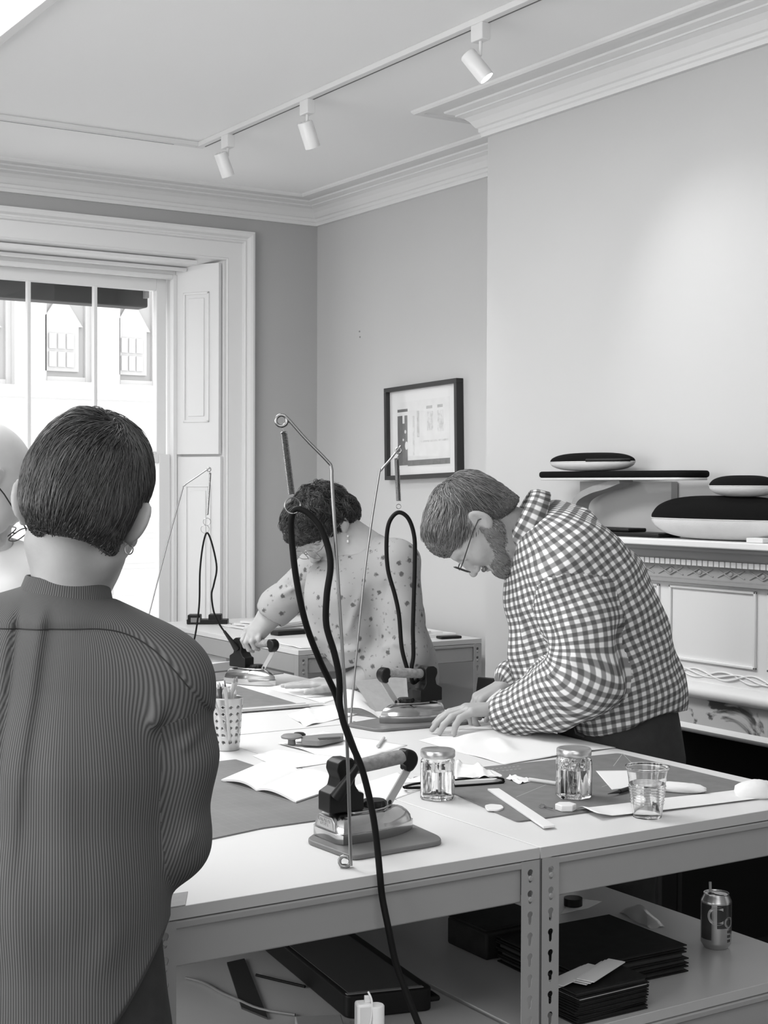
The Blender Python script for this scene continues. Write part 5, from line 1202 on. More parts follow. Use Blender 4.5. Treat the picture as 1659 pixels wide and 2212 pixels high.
def head(s, c, R, k=1., ears=True, nose=1., flare=.45):
    def T(p): return np.array(c)+k*(np.array(p)@R)
    def e(p, r, kk=.012, op=1, rot=None): s.ell(T(p), np.array(r)*k, R if rot is None else rot@R, kk*k, op)
    def cn(a, b, ra, rb, kk=.01, op=1): s.cone(T(a), T(b), ra*k, rb*k, kk*k, op)
    e((0, -.018, .030), (.074, .094, .082), .02); e((0, .012, .020), (.067, .078, .074), .02)
    e((0, .028, -.030), (.056, .058, .080), .03); cn((0, .010, -.060), (0, .066, -.098), .046, .020, .03)
    for sx in (-1, 1):
        cn((sx*.050, -.004, -.052), (sx*.020, .062, -.096), .015, .016, .03); e((sx*.040, .055, -.028), (.020, .020, .020), .03)
        e((sx*.031, .094, .000), (.016, .016, .012), .014, -1); e((sx*.031, .0745, -.001), (.0125, .0125, .0125), .003)
        cn((sx*.016, .0835, .017), (sx*.044, .070, .015), .0075, .006, .012); cn((sx*.020, .0855, .004), (sx*.043, .074, .003), .003, .003, .004)
        if ears:
            rr = np.array([[math.cos(sx*flare), math.sin(sx*flare), 0], [-math.sin(sx*flare), math.cos(sx*flare), 0], [0, 0, 1]]); tl = sx*.28*(flare > .6); rr = rr@np.array([[math.cos(tl), 0, -math.sin(tl)], [0, 1, 0], [math.sin(tl), 0, math.cos(tl)]])
            e((sx*.079, -.016, -.002), (.0075, .019, .031), .006, 1, rr); e((sx*.087, -.012, .002), (.006, .010, .018), .004, -1, rr); e((sx*.076, -.008, -.026), (.006, .009, .010), .005)
    cn((0, .082, .010), (0, .103*nose, -.032), .0075, .0095, .012); e((0, .106*nose, -.035), (.0095, .010, .0085), .008)
    for sx in (-1, 1): e((sx*.012, .094, -.040), (.0075, .009, .0065), .006)
    cn((-.019, .080, -.0645), (.019, .080, -.0645), .0055, .0055, .006); cn((0, .086, -.064), (0, .086, -.0645), .006, .006, .006); cn((-.016, .080, -.0755), (.016, .080, -.0755), .0065, .0065, .006); cn((-.024, .090, -.070), (.024, .090, -.070), .0022, .0022, .003, -1)
    e((0, .078, -.098), (.016, .013, .013), .016)
    return T
def hand(s, wr_, fdir, palm, side, curl=(.5, .5, .5, .5), thumb=.5, k=1., spread=.12, tw=0):
    """wr_ wrist; fdir fingers; palm = outward palm normal; side=+1 thumb on the cross(palm,fdir) side"""
    f = nrm(fdir); n = nrm(np.array(palm)-f*(np.array(palm)@f)); l = np.cross(n, f)*side; W = np.array(wr_, float)
    kn = [W+k*(f*(.088-.006*abs(i-1.2))+l*(.030-.020*i)-n*.002) for i in range(4)]
    for i in range(4): s.cone(W+k*(l*(.014-.009*i)+f*.004), kn[i], .0150*k, .0120*k, .010)
    s.cone(W+k*(l*.016+f*.022+n*.006), W+k*(l*.026+f*.050+n*.006), .013*k, .011*k, .012)
    Ls = ((.040, .024, .020), (.044, .028, .021), (.041, .026, .021), (.032, .020, .019))
    for i in range(4):
        a = curl[i] if i < len(curl) else .5; d = f+l*spread*(1.3-i)*.6; p = kn[i]; ang = 0
        for j in range(3):
            ang += a*(.75, 1.0, .7)[j]; dd = nrm(d*math.cos(ang)+n*math.sin(ang)); q = p+dd*Ls[i][j]*k; s.cone(p, q, (.0092, .0083, .0075)[j]*k, (.0083, .0075, .0064)[j]*k, .0035); p = q
    p = W+k*(l*.028+f*.030+n*.006); d = nrm(l*.75+f*.8+n*.3*thumb)
    for j, (L, r1, r2) in enumerate(((.036, .0125, .0100), (.030, .0100, .0088), (.024, .0090, .0072))):
        dd = nrm(d+(f*.35-l*.3*1+n*.35)*j*thumb); q = p+dd*L*k; s.cone(p, q, r1*k, r2*k, .005); p = q
def legs(s, hipL, hipR, k=1., grp=0, pad=0, feet=True, back=None):
    out = []
    for hp in (hipL, hipR):
        hp = np.array(hp); an = np.array([hp[0], hp[1], .09]); kn = hp*.48+an*.52+np.array([0, .0, 0]); s.chain([hp, kn, an], [.085*k+pad, .058*k+pad, .042*k+pad*1.4], .03, grp); out.append(an)
    return out
def shoes(par, ankles, fwd):
    f = nrm([fwd[0], fwd[1], 0])
    for an in ankles:
        s = SDF(); a = np.array([an[0], an[1], .045]); s.cone(a-f*.04, a+f*.06, .040, .036, .03); s.cone(a+f*.06-np.array([0, 0, .008]), a+f*.15-np.array([0, 0, .012]), .036, .030, .03); s.cone(a, a+np.array([0, 0, .04]), .042, .040, .03)
        s.disp.append(lambda P: -np.maximum(0, (.006-P[:, 2]))*1.0); o = body(s, 'shoe', M['shoe'], .007, par)
def strands(name, par, root_pts, flow, f, length, n, r, mtl, lift=.004, seed=1, steps=9, lenf=None, clump=.35, base=None, tonef=None):
    """many fine tapered locks that follow the hair surface f; base = (V,F) of the hair shell joined into the same mesh"""
    rs = np.random.RandomState(seed); P = root_pts[rs.choice(len(root_pts), n)]; 
    jit = rs.randn(n, 3)*.0015; P = P+jit; L = length*(.6+.7*rs.rand(n)); off = lift*(.2+rs.rand(n))
    if lenf is not None: fl_ = np.clip(lenf(P), .12, 1); L = L*fl_; off = off*fl_
    path = [P.copy()]
    cl = rs.randn(n, 3)*clump; d0 = None
    for j in range(steps):
        G = f.grad(P); G /= np.maximum(np.linalg.norm(G, axis=1), 1e-6)[:, None]; D = flow(P)+cl*.5; D = D-G*(D*G).sum(1)[:, None]; D /= np.maximum(np.linalg.norm(D, axis=1), 1e-6)[:, None]
        if d0 is not None: D = D*.55+d0*.45; D /= np.maximum(np.linalg.norm(D, axis=1), 1e-6)[:, None]
        d0 = D; P = P+D*(L/steps)[:, None]; dist = f(P); P = P-G*(dist-off*math.sin(math.pi*(j+1)/steps*.6+.2))[:, None]; path.append(P.copy())
    path = np.array(path); K, N = path.shape[:2]; rr = r*(.5+rs.rand(N)); V = []; 
    T = np.gradient(path, axis=0); T /= np.maximum(np.linalg.norm(T, axis=2), 1e-9)[..., None]; up_ = np.array([.3, -.5, .8]); A = np.cross(T, up_); A /= np.maximum(np.linalg.norm(A, axis=2), 1e-9)[..., None]; B = np.cross(T, A)
    prof_ = (1-np.linspace(0, 1, K)**3*.85)[:, None, None]*rr[None, :, None]
    ring = [path+prof_*(A*math.cos(a)+B*math.sin(a)) for a in (0, 2.1, 4.2)]
    V = np.stack(ring, 2)     # K,N,3,3
    idx = np.arange(K*N*3).reshape(K, N, 3); F = []
    for q in range(3): F.append(np.stack([idx[:-1, :, q], idx[:-1, :, (q+1) % 3], idx[1:, :, (q+1) % 3], idx[1:, :, q]], -1).reshape(-1, 4))
    F = np.concatenate(F); V = V.reshape(-1, 3); tone = np.repeat(np.tile(np.clip(.5+.26*rs.randn(N), 0, 1), (K, 1)).reshape(-1), 3)
    if base is not None:
        bv, bf = base; F = np.concatenate([bf, F+len(bv)]); V = np.concatenate([bv, V]); tone = np.concatenate([np.full(len(bv), .22), tone])
    if tonef is not None: tone = tonef(V, tone)
    o = meshobj(name, V, F, mtl, par); at = o.data.attributes.new('tone', 'FLOAT', 'POINT'); at.data.foreach_set('value', tone.astype(np.float32)[:len(o.data.vertices)]); return o
def hairshell(c, R, k, prims, cuts, h=.004, disp=None):
    s = SDF()
    for p, r in prims: s.ell(np.array(c)+k*(np.array(p)@R), np.array(r)*k, R, .02*k)
    for p, r in cuts: s.ell(np.array(c)+k*(np.array(p)@R), np.array(r)*k, R, .012*k, -1)
    if disp: s.disp.append(disp)
    lo, hi = s.bounds(); V, F = nets(s, lo, hi, h); return s, V, F
def glasses(par, T, R, k, mtl, lens=True, w_=.026, hh=.019):
    gl = MB()
    for sx in (-1, 1):
        c = T((sx*.034, .108, -.006)); r, f, u = R[0], R[1], R[2]
        pts = [loc2w(c+k*(r*w_*math.copysign(abs(math.cos(a))**.7, math.cos(a))+u*hh*math.copysign(abs(math.sin(a))**.7, math.sin(a))))[0] for a in np.linspace(0, 2*math.pi, 25)[:-1]]
        gl.tube(pts, .0011*k, 6, closed=True)
        gl.tube([loc2w(T(q))[0] for q in ((sx*.060, .106, .001), (sx*.072, .095, .001), (sx*.080, .02, .004), (sx*.083, -.012, .002), (sx*.082, -.026, -.014))], .0014*k, 6)
    gl.tube([loc2w(T(q))[0] for q in ((-.009, .108, -.003), (0, .111, .0), (.009, .108, -.003))], .0012*k, 6)
    o = gl.build('glasses', mtl, par, smooth=True)
    for sx in (-1, 1):
        c = T((sx*.034, .108, -.006)); pts = [tuple(loc2w(c+k*(R[0]*w_*math.cos(a)+R[2]*hh*math.sin(a)))[0]) for a in np.linspace(0, 2*math.pi, 25)[:-1]]
        MB().add(pts, [tuple(range(24))]).build('lens', M['lens'], o)
    return o
# ================================================================== person seen from behind
dF = 2.05
def buildF():
    root_c = J(120, 2100, dF); S_ = [1, 0, 0]
    Rh = axes(nrm([.03, .99, -.10]), nrm([.20, .10, 1.])); hc = J(181, 1104, dF)+np.array([0, .0, 0]); k = 1.02
    b = SDF(); b.slab(J(118, 2150, dF+.02), J(118, 1700, dF+.02), S_, .15, .10, .14, .095, .04); b.slab(J(118, 1700, dF+.02), J(135, 1430, dF+.02), S_, .14, .095, .155, .085, .05)
    b.cone(J(-90, 1420, dF+.02), J(330, 1480, dF+.02), .045, .042, .05); nb = J(140, 1345, dF+.01); nt_ = J(148, 1165, dF+.01); b.cone(nb, nt_, .053, .043, .02); b.cone(nb+[0, .02, 0], hc+.03*Rh[1]-.05*Rh[2], .040, .036, .02)
    T = head(b, hc, Rh, k, flare=.85)
    shR, elR, wrR = J(365, 1480, dF+.02), J(362, 1815, dF+.05), J(190, 1800, dF+.25)
    na = len(b.p)
    shL, elL, wrL = J(-120, 1440, dF+.02), J(-165, 1815, dF+.05), J(40, 1780, dF+.27)
    for sh, el, w_ in ((shR, elR, wrR), (shL, elL, wrL)): b.chain([sh, el, w_], [.038, .033, .025], .03)
    hand(b, wrR, nrm([-1, .15, .0]), [0, -1, -.1], 1, (.5, .5, .55, .6)); hand(b, wrL, nrm([1, .2, 0]), [0, -1, 0], -1, (.4, .4, .45, .5))
    hl, hr = J(60, 2250, dF+.02), J(190, 2250, dF+.02); legs(b, hl, hr)
    o = body(b, 'person', M['skin'], .0040)
    tag(o, 'person in a dark pinstripe shirt seen from behind, standing at the bench corner', 'person')
    # shirt
    s = SDF(); g_ = 1
    s.slab(J(110, 2185, dF+.01), J(115, 1900, dF+.01), S_, .160, .130, .138, .122, .05, 1, g_); s.slab(J(115, 1900, dF+.01), J(115, 1640, dF+.02), S_, .138, .122, .142, .120, .05, 1, g_)
    s.slab(J(115, 1640, dF+.02), J(128, 1480, dF+.02), S_, .142, .118, .140, .085, .05, 1, g_)
    s.cone(J(-95, 1440, dF+.02), J(338, 1482, dF+.02), .056, .056, .05, 1, g_); s.cone(J(338, 1482, dF+.02), J(165, 1366, dF+.01), .056, .056, .04, 1, g_); s.cone(J(-90, 1425, dF+.02), J(120, 1345, dF+.01), .056, .056, .04, 1, g_)
    s.cover([q for q in b.p[:2]], .006, 1); s.cover(b.p[2:3], .006, 1); s.cover(b.p[na:na+2], .006, 2); s.cover(b.p[na+2:na+4], .006, 3)
    midR = shR*.55+elR*.45+np.array([.017, 0, 0]); arms = [shR, midR, elR, wrR]; s.chain(arms, [.046, .046, .051, .042], .03, 2)
    midL = shL*.5+elL*.5-np.array([.014, 0, 0]); s.chain([shL, midL, elL, wrL], [.046, .046, .046, .040], .03, 3)
    s.cone(J(150, 1345, dF+.01)+[0, .01, .0], J(158, 1150, dF+.01), .048, .050, .02, -1)
    # open the hem
    hemc = J(110, 2212, dF)
    def hem(P): return -np.maximum(0, (hemc[2]+np.minimum(.165, .105*np.abs((P[:, 0]-hemc[0])/.135)**2.5)-.02)-P[:, 2])*2.
    s.disp.append(hem)
    s.disp.append(wr(.0020, 16, 3))
    yz = J(200, 1350, dF)[2]; yx0 = J(205, 1350, dF)[0]
    def seam(P):                      # yoke stands proud of the gathered back
        line = yz-9*np.maximum(0, P[:, 0]-yx0)**2.35; t = (P[:, 2]-line)/.006; bk = 1/(1+np.exp(np.clip((P[:, 1]-(dF+.02))*60, -30, 30)))
        return .0022*np.tanh(np.clip(t, -8, 8))*bk-.0020*np.exp(-t*t)*bk
    s.disp.append(seam)
    for (a, b_, w_, am) in ((J(215, 1370, dF-.11), J(330, 1620, dF-.09), .016, .007), (J(170, 1400, dF-.12), J(260, 1750, dF-.12), .02, .005),
                         (J(345, 1500, dF-.05), J(330, 1640, dF-.07), .012, .009), (J(120, 1500, dF-.12), J(150, 2050, dF-.12), .03, .006), (J(230, 1600, dF-.12), J(250, 2150, dF-.12), .03, .006), (J(20, 1750, dF-.12), J(60, 2200, dF-.12), .028, .006),
                         (J(390, 1530, dF-.04), J(430, 1700, dF-.04), .012, .005), (J(360, 1600, dF-.05), J(395, 1800, dF-.03), .012, -.005), (J(440, 1560, dF), J(380, 1640, dF-.04), .010, .004), (J(350, 1870, dF), J(430, 1790, dF), .010, .005), (J(290, 1990, dF-.1), J(200, 2150, dF-.12), .03, .006)): s.disp.append(crease(a, b_, w_, am))
    for xa, xb, am in ((52, 12, .0055), (120, 72, .0055), (-20, -70, .005), (62, 36, -.003)): s.disp.append(pleat(J(xa, 1352, dF), J(xb, 1880, dF), .007, am, dF))
    fr = [dict(grp=1, pts=[J(112, 2212, dF+.01), J(115, 1620, dF+.01), J(138, 1300, dF+.01)], R=.15, ref=[0, -1, 0]), dict(grp=2, pts=arms, R=.047, ref=[0, -1, .2], cut=.04), dict(grp=3, pts=[shL, midL, elL, wrL], R=.047, ref=[0, -1, .2], cut=.04)]
    sh = body(s, 'shirt', M['pin'], .0045, o, uv=fr)
    # stitched seam where the yoke meets the gathered back
    sx = np.linspace(J(-150, 1350, dF)[0], J(418, 1350, dF)[0], 70); sz = yz-9*np.maximum(0, sx-yx0)**2.35; yy = np.full(70, dF-.25)
    for _ in range(60): yy = yy+np.clip(s(np.stack([sx, yy, sz], 1)), -.01, .02)*.8
    MB().tube([loc2w(np.array(q))[0] for q in zip(sx, yy-.0002, sz)], .0011, 6).build('yoke_seam', M['trouser'], sh, smooth=True)
    # stand collar
    ax_ = nrm(J(152, 1200, dF)-J(140, 1330, dF)); e1 = nrm(np.cross(ax_, [0, 1, 0])); e2 = np.cross(e1, ax_); cb_ = J(142, 1292, dF+.010); v = []; f = []; n = 64
    rings_ = ((.0660, -.008, .0), (.0650, .003, .0), (.0580, .026, .0), (.0565, .0275, 0), (.0550, .026, 0), (.0610, .0, 0))
    for r, hgt, _ in rings_:
        for q in range(n):
            a = 2*math.pi*q/n; p = cb_+e1*r*1.0*math.cos(a)+e2*r*.86*math.sin(a)+ax_*(hgt+.012*math.cos(a)*0); p = p+np.array([0, 0, -.018*max(0, -(e2*math.sin(a))[1]*-1)*0]); v.append(p)
    for i in range(len(rings_)-1):
        for q in range(n): A_ = i*n+q; B_ = i*n+(q+1) % n; f.append((A_, B_, B_+n, A_+n))
    cl = meshobj('collar_band', np.array(v), np.array(f), M['pin'], sh); l = cl.data.uv_layers.new(name='cloth'); arr = np.zeros((len(cl.data.loops), 2), np.float32)
    lv = np.empty(len(cl.data.loops), np.int32); cl.data.loops.foreach_get('vertex_index', lv); arr[:, 0] = (lv % n)/n*.5; arr[:, 1] = np.array([q[1] for q in rings_])[lv//n]; l.data.foreach_set('uv', arr.ravel())
    # trousers and shoes
    t = SDF(); t.slab(J(118, 2040, dF+.02), J(118, 2260, dF+.02), S_, .150, .110, .165, .118, .04); an = legs(t, hl, hr, 1.05, pad=.012); body(t, 'trousers', M['trouser'], .008, o, keep=lambda c: c[:, 2] > .06); shoes(o, an, [0, 1, 0])
    # hair
    hs_, V, F_ = hairshell(hc, Rh, k, (((0, -.022, .038), (.0745, .103, .098)), ((0, -.050, -.002), (.066, .064, .066)), ((0, .03, .058), (.075, .073, .070)), ((.048, -.045, -.040), (.018, .024, .030))),
                          (((0, .125, -.045), (.10, .075, .085)), ((.088, .002, -.012), (.022, .034, .040)), ((-.088, .002, -.012), (.022, .034, .040)), ((0, -.055, -.134), (.12, .12, .095))), disp=wr(.0030, 60, 8))
    wh = np.array(hc)+(np.array([.012, -.045, .112])@Rh)
    def flow(P):
        d = P-wh; dn = np.linalg.norm(d, axis=1)[:, None]; sw = np.cross(d/np.maximum(dn, 1e-3), Rh[2]); return d/np.maximum(dn, 1e-3)*1.0-Rh[2][None]*np.clip(dn/.09, 0, 1.4)+sw*.9*np.exp(-(dn/.06)**2)+Rh[0][None]*(-.15)
    strands('hair', o, V, flow, hs_, .055, 15000, .00062, M['hairdark'], lift=.0060, base=(V, F_), seed=4, clump=.42, lenf=lambda P: ((P-hc)@Rh[2]+.044)/.10)
    # whorl tuft
    er = MB(); c = T((.0735, -.014, -.034)); pts = [loc2w(c+np.array([math.cos(a)*.0056, 0, math.sin(a)*.0070-.005]))[0] for a in np.linspace(0, 2*math.pi, 20)[:-1]]; er.tube(pts, .0009, 6, closed=True); er.build('hoop_earring', M['steelr'], o, smooth=True)
    return o
buildF()
# ================================================================== man in the gingham shirt
dM = 3.92
def buildM():
    Rh = axes(nrm([-.34, -.06, -.94]), nrm([-.94, .02, .34])); hc = J(1026, 1137, dM-.02); k = 1.10
    b = SDF(); hip = J(1340, 1600, dM+.02); wst = J(1330, 1500, dM+.02); chest = J(1230, 1290, dM); neckb = J(1150, 1175, dM); sd = [.25, 1, 0]
    b.slab(hip, wst, sd, .155, .115, .145, .105, .05); b.slab(wst, chest, sd, .150, .110, .165, .125, .06); b.slab(chest, J(1180, 1200, dM), sd, .165, .12, .13, .08, .06)
    b.cone(J(1150, 1160, dM), J(1068, 1128, dM-.01), .064, .058, .03); b.cone(J(1140, 1180, dM), J(1062, 1160, dM-.01), .05, .05, .03)
    T = head(b, hc, Rh, k)
    shL, elL, wrL = J(1215, 1245, dM-.17), J(1272, 1468, dM-.20), J(1085, 1532, dM-.05)
    shR, elR, wrR = J(1200, 1225, dM+.17), J(1180, 1430, dM+.22), J(1092, 1478, dM+.12)
    b.chain([shL, elL, wrL], [.055, .042, .029], .03); b.chain([shR, elR, wrR], [.055, .042, .027], .03)
    hand(b, wrL, nrm([-1, -.12, -.03]), [-.05, .0, -1], 1, (.30, .36, .42, .55), .6, 1.12, .16)
    hand(b, wrR, nrm([-.85, -.2, -.45]), [-.35, -.1, -1], -1, (.7, .75, .8, .85), .9, 1.05)
    hl, hr = hip+np.array([-.02, -.085, -.06]), hip+np.array([.02, .085, -.06]); legs(b, hl, hr, 1.1)
    o = body(b, 'person', M['skin'], .0042); tag(o, 'bearded man in glasses and a checked shirt bending over the bench by the fireplace', 'person')
    s = SDF()
    s.slab(J(1342, 1545, dM+.02), J(1322, 1430, dM+.02), sd, .180, .150, .172, .140, .06, 1, 1); s.slab(J(1322, 1430, dM+.02), J(1255, 1270, dM), sd, .172, .150, .185, .150, .08, 1, 1); s.slab(J(1255, 1270, dM), J(1205, 1185, dM), sd, .180, .125, .120, .080, .06, 1, 1)
    s.cone(J(1180, 1122, dM), J(1235, 1148, dM), .046, .055, .04, 1, 1); s.cone(J(1205, 1168, dM-.05), J(1208, 1168, dM+.05), .072, .072, .05, 1, 1); s.cone(J(1300, 1440, dM-.02), J(1400, 1490, dM+.02), .12, .085, .08, 1, 1)
    s.cone(J(1172, 1410, dM), J(1178, 1290, dM), .082, .085, .05, 1, 1); s.cone(J(1178, 1290, dM), J(1182, 1215, dM), .085, .080, .05, 1, 1); s.cone(J(1195, 1505, dM+.03), J(1175, 1400, dM), .080, .082, .06, 1, 1); s.cone(J(1240, 1400, dM), J(1240, 1300, dM), .10, .10, .05, 1, 1)
    s.cone(J(1258, 1215, dM-.10), J(1340, 1330, dM-.02), .09, .10, .09, 1, 1)
    s.cover(b.p[:3], .007, 1)
    mL = shL*.5+elL*.5+np.array([.02, 0, 0]); cuff = J(1105, 1538, dM-.07); armL = [shL, mL, elL, cuff]
    s.chain(armL, [.082, .080, .082, .058], .04, 2); s.cone(J(1120, 1540, dM-.07), cuff, .062, .064, .015, 1, 2)
    s.cone(J(1250, 1470, dM-.19), J(1190, 1520, dM-.15), .075, .07, .05, 1, 2)
    mR = shR*.5+elR*.5; s.chain([shR, mR, elR, J(1108, 1462, dM+.14)], [.075, .068, .062, .048], .04, 3)
    s.cone(cuff, J(1060, 1535, dM-.03), .046, .052, .008, -1); s.cone(J(1135, 1160, dM), J(1060, 1130, dM), .060, .075, .015, -1)
    s.disp.append(wr(.0060, 22, 11)); s.disp.append(wr(.0040, 44, 12))
    hz = J(1330, 1548, dM)[2]; s.disp.append(lambda P: -np.maximum(0, (hz-.028*np.cos((P[:, 0]-J(1250, 1500, dM)[0])*14)+.0)-P[:, 2])*2.*(P[:, 0] > J(1180, 1500, dM)[0]))
    for (a, b_, w_, am) in ((J(1215, 1220, dM-.25), J(1180, 1330, dM-.2), .012, .010), (J(1180, 1330, dM-.2), J(1205, 1420, dM-.25), .012, -.008), (J(1320, 1260, dM-.15), J(1325, 1400, dM-.20), .016, -.012), (J(1210, 1405, dM-.28), J(1260, 1450, dM-.28), .010, .012), (J(1200, 1440, dM-.25), J(1275, 1475, dM-.27), .010, -.010),
                         (J(1330, 1470, dM-.18), J(1420, 1420, dM-.1), .014, .012), (J(1290, 1500, dM-.18), J(1440, 1470, dM-.1), .014, -.010), (J(1340, 1530, dM-.15), J(1440, 1500, dM-.12), .014, .012), (J(1130, 1500, dM-.13), J(1200, 1480, dM-.2), .010, .008), (J(1120, 1560, dM-.13), J(1180, 1530, dM-.2), .010, .008), (J(1115, 1300, dM-.1), J(1130, 1420, dM-.1), .014, .010), (J(1150, 1280, dM-.14), J(1150, 1450, dM-.14), .014, -.008),
                         (J(1210, 1130, dM-.13), J(1300, 1200, dM-.15), .016, .006), (J(1300, 1190, dM-.17), J(1230, 1225, dM-.22), .010, .007), (J(1235, 1380, dM-.27), J(1300, 1410, dM-.25), .009, .010), (J(1170, 1470, dM-.22), J(1230, 1440, dM-.27), .009, .011), (J(1160, 1500, dM-.2), J(1260, 1500, dM-.26), .009, -.009), (J(1130, 1510, dM-.14), J(1150, 1570, dM-.15), .008, .008), (J(1300, 1330, dM-.2), J(1320, 1430, dM-.2), .010, -.008), (J(1360, 1330, dM-.1), J(1400, 1440, dM-.1), .012, .008)): s.disp.append(crease(a, b_, w_, am))
    torso = [J(1345, 1600, dM+.02), J(1320, 1430, dM+.02), J(1250, 1270, dM), J(1150, 1130, dM)]
    fr = [dict(grp=1, pts=torso, R=.165, ref=[0, -1, 0]), dict(grp=2, pts=armL, R=.077, ref=[-.3, -1, 0], cut=.05), dict(grp=3, pts=[shR, mR, elR, wrR], R=.068, ref=[-.3, -1, 0], cut=.05)]
    sh = body(s, 'shirt', M['gingham'], .0052, o, uv=fr)
    # shirt collar: folded leaf round the neck
    v = []; f = []; n = 40; ax_ = nrm(J(1075, 1120, dM)-J(1150, 1160, dM)); cC = J(1133, 1128, dM); e1 = nrm(np.cross(ax_, [0, 1, 0])); e2 = nrm(np.cross(e1, ax_))
    if e1[2] < 0: e1 = -e1
    prof2 = ((.073, .022), (.077, .025), (.087, .010), (.094, -.020))
    for q in range(n+1):
        a = math.radians(-150)+math.radians(300)*q/n; fr_ = abs(q/n-.5)*2     # 0 at nape, 1 at collar points
        for (r, hh) in prof2:
            rr = r*(1+.05*fr_); p = cC+(e1*math.cos(a)*rr*1.08+e2*math.sin(a)*rr*1.05)+ax_*(hh-(.030*fr_ if hh < 0 else 0)); v.append(p)
    for q in range(n):
        for j in range(3): A_ = q*4+j; f.append((A_, A_+1, A_+5, A_+4))
    cl = meshobj('collar', np.array(v), np.array(f), M['gingham'], sh); md = cl.modifiers.new('s', 'SOLIDIFY'); md.thickness = .002
    l = cl.data.uv_layers.new(name='cloth'); lv = np.empty(len(cl.data.loops), np.int32); cl.data.loops.foreach_get('vertex_index', lv); arr = np.zeros((len(lv), 2), np.float32); arr[:, 0] = (lv//4)/n*.42; arr[:, 1] = np.array([0, .004, .027, .055])[lv % 4]; l.data.foreach_set('uv', arr.ravel())
    t = SDF(); t.slab(J(1332, 1490, dM+.02), J(1340, 1640, dM+.02), sd, .158, .150, .175, .172, .05); an = legs(t, hl, hr, 1.15, pad=.025); t.disp.append(wr(.003, 25, 5)); tz = J(1330, 1510, dM)[2]; tr_ = body(t, 'trousers', M['trouser'], .007, o, keep=lambda c: (c[:, 2] > .06) & (c[:, 2] < tz)); shoes(o, an, [-1, .2, 0])
    MB().tube([loc2w(J(1240, 1568, dM-.18))[0], loc2w(J(1245, 1583, dM-.19))[0], loc2w(J(1262, 1590, dM-.19))[0]], .004, 6).build('belt_loop', M['black'], tr_)
    hs_, V, F_ = hairshell(hc, Rh, k, (((0, -.022, .032), (.0775, .098, .087)), ((0, -.050, -.010), (.066, .064, .062)), ((0, .030, .055), (.072, .066, .062)), ((0, -.075, -.050), (.046, .032, .045))),
                          (((0, .140, -.045), (.11, .085, .090)), ((.088, .004, -.020), (.024, .046, .046)), ((-.088, .004, -.020), (.024, .046, .046)), ((0, -.045, -.150), (.11, .11, .080))), disp=wr(.0030, 55, 18))
    fx = np.array(hc)+k*(np.array([0, -.075, .075])@Rh)
    def flow(P): d = P-fx; dn = np.linalg.norm(d, axis=1)[:, None]; back = ((P-np.array(hc))@Rh[1] < -.03)[:, None]; return d/np.maximum(dn, 1e-3)+Rh[1][None]*.8*(~back)-Rh[2][None]*.8*back-np.array([[0, 0, .3]])
    strands('hair', o, V, flow, hs_, .045, 8000, .0008, M['hairmid'], lift=.007, base=(V, F_), seed=14, clump=.5, lenf=lambda P: np.minimum(((P-hc)@Rh[2]+.06)/.09, (.085-(P-hc)@Rh[1])/.05))
    # beard
    bs, BV, BF = hairshell(hc, Rh, k, tuple(((sx*(.048-.030*t_), -.002+.064*t_, -.044-.050*t_), (.0250-.003*t_, .029, .026)) for sx in (-1, 1) for t_ in (0, .25, .5, .75, 1))+(((0, .068, -.100), (.026, .023, .021)), ((0, .0885, -.056), (.024, .007, .0055)), ((.064, -.002, -.026), (.012, .014, .026)), ((-.064, -.002, -.026), (.012, .014, .026))), (((0, .092, -.070), (.020, .02, .008)),), h=.0045, disp=wr(.0012, 110, 3))
    strands('beard', o, BV, lambda P: np.tile(-Rh[2]+Rh[1]*.3, (len(P), 1)), bs, .010, 5000, .0005, M['beard'], lift=.002, base=(BV, BF), seed=15, clump=.5, steps=4)
    glasses(o, T, Rh, k, M['frame'])
    # watch
    wa = wrR+nrm(elR-wrR)*.03; ax_ = nrm(elR-wrR); q1 = nrm(np.cross(ax_, [0, 0, 1])); q2 = np.cross(ax_, q1)
    MB().tube([loc2w(wa+.034*(q1*math.cos(a)+q2*math.sin(a)))[0] for a in np.linspace(0, 2*math.pi, 25)[:-1]], .0065, 8, closed=True).build('wristwatch', M['black'], o, smooth=True)
    return o
buildM()
# tool in the man's far hand
t = thing('bone_folder', loc2w(J(1045, 1530, dM+.02))[0], 'pale folding tool held in the far hand of the man', 'tool'); MB().tube([loc2w(J(1082, 1492, dM+.08))[0], loc2w(J(1062, 1510, dM+.06))[0], loc2w(J(1045, 1526, dM+.04))[0]], [.006, .007, .003], 8).build('blade', M['canvas'], t, smooth=True)
# chair behind
cx, cy = 2.86, 3.95
ch = thing('side_chair', (cx, cy, 0), 'dark backed chair standing behind the forearm of the man', 'chair')
q = [PD(1020, 1560, 4.78), PD(1108, 1580, 4.70), PD(1112, 1470, 4.70), PD(1032, 1463, 4.78)]; o_ = np.array([.012, .015, 0])
MB().add(q+[p+o_ for p in q], [(3, 2, 1, 0), (4, 5, 6, 7), (0, 1, 5, 4), (1, 2, 6, 5), (2, 3, 7, 6), (3, 0, 4, 7)]).build('backrest', mat('dark_seat', .03, .5), ch, bevel=.003)
cA, cB = (q[0]+o_)[:2], (q[1]+o_)[:2]; e = (cB-cA); nn = nrm([-e[1], e[0]])*.34
if nn@np.array([fw[0], fw[1]]) < 0: nn = -nn
MB().prism([tuple(cA-e*.6), tuple(cB+e*.6), tuple(cB+e*.6+nn), tuple(cA-e*.6+nn)], .43, .47).build('seat', mat('dark_seat', .03, .5), ch, bevel=.01)
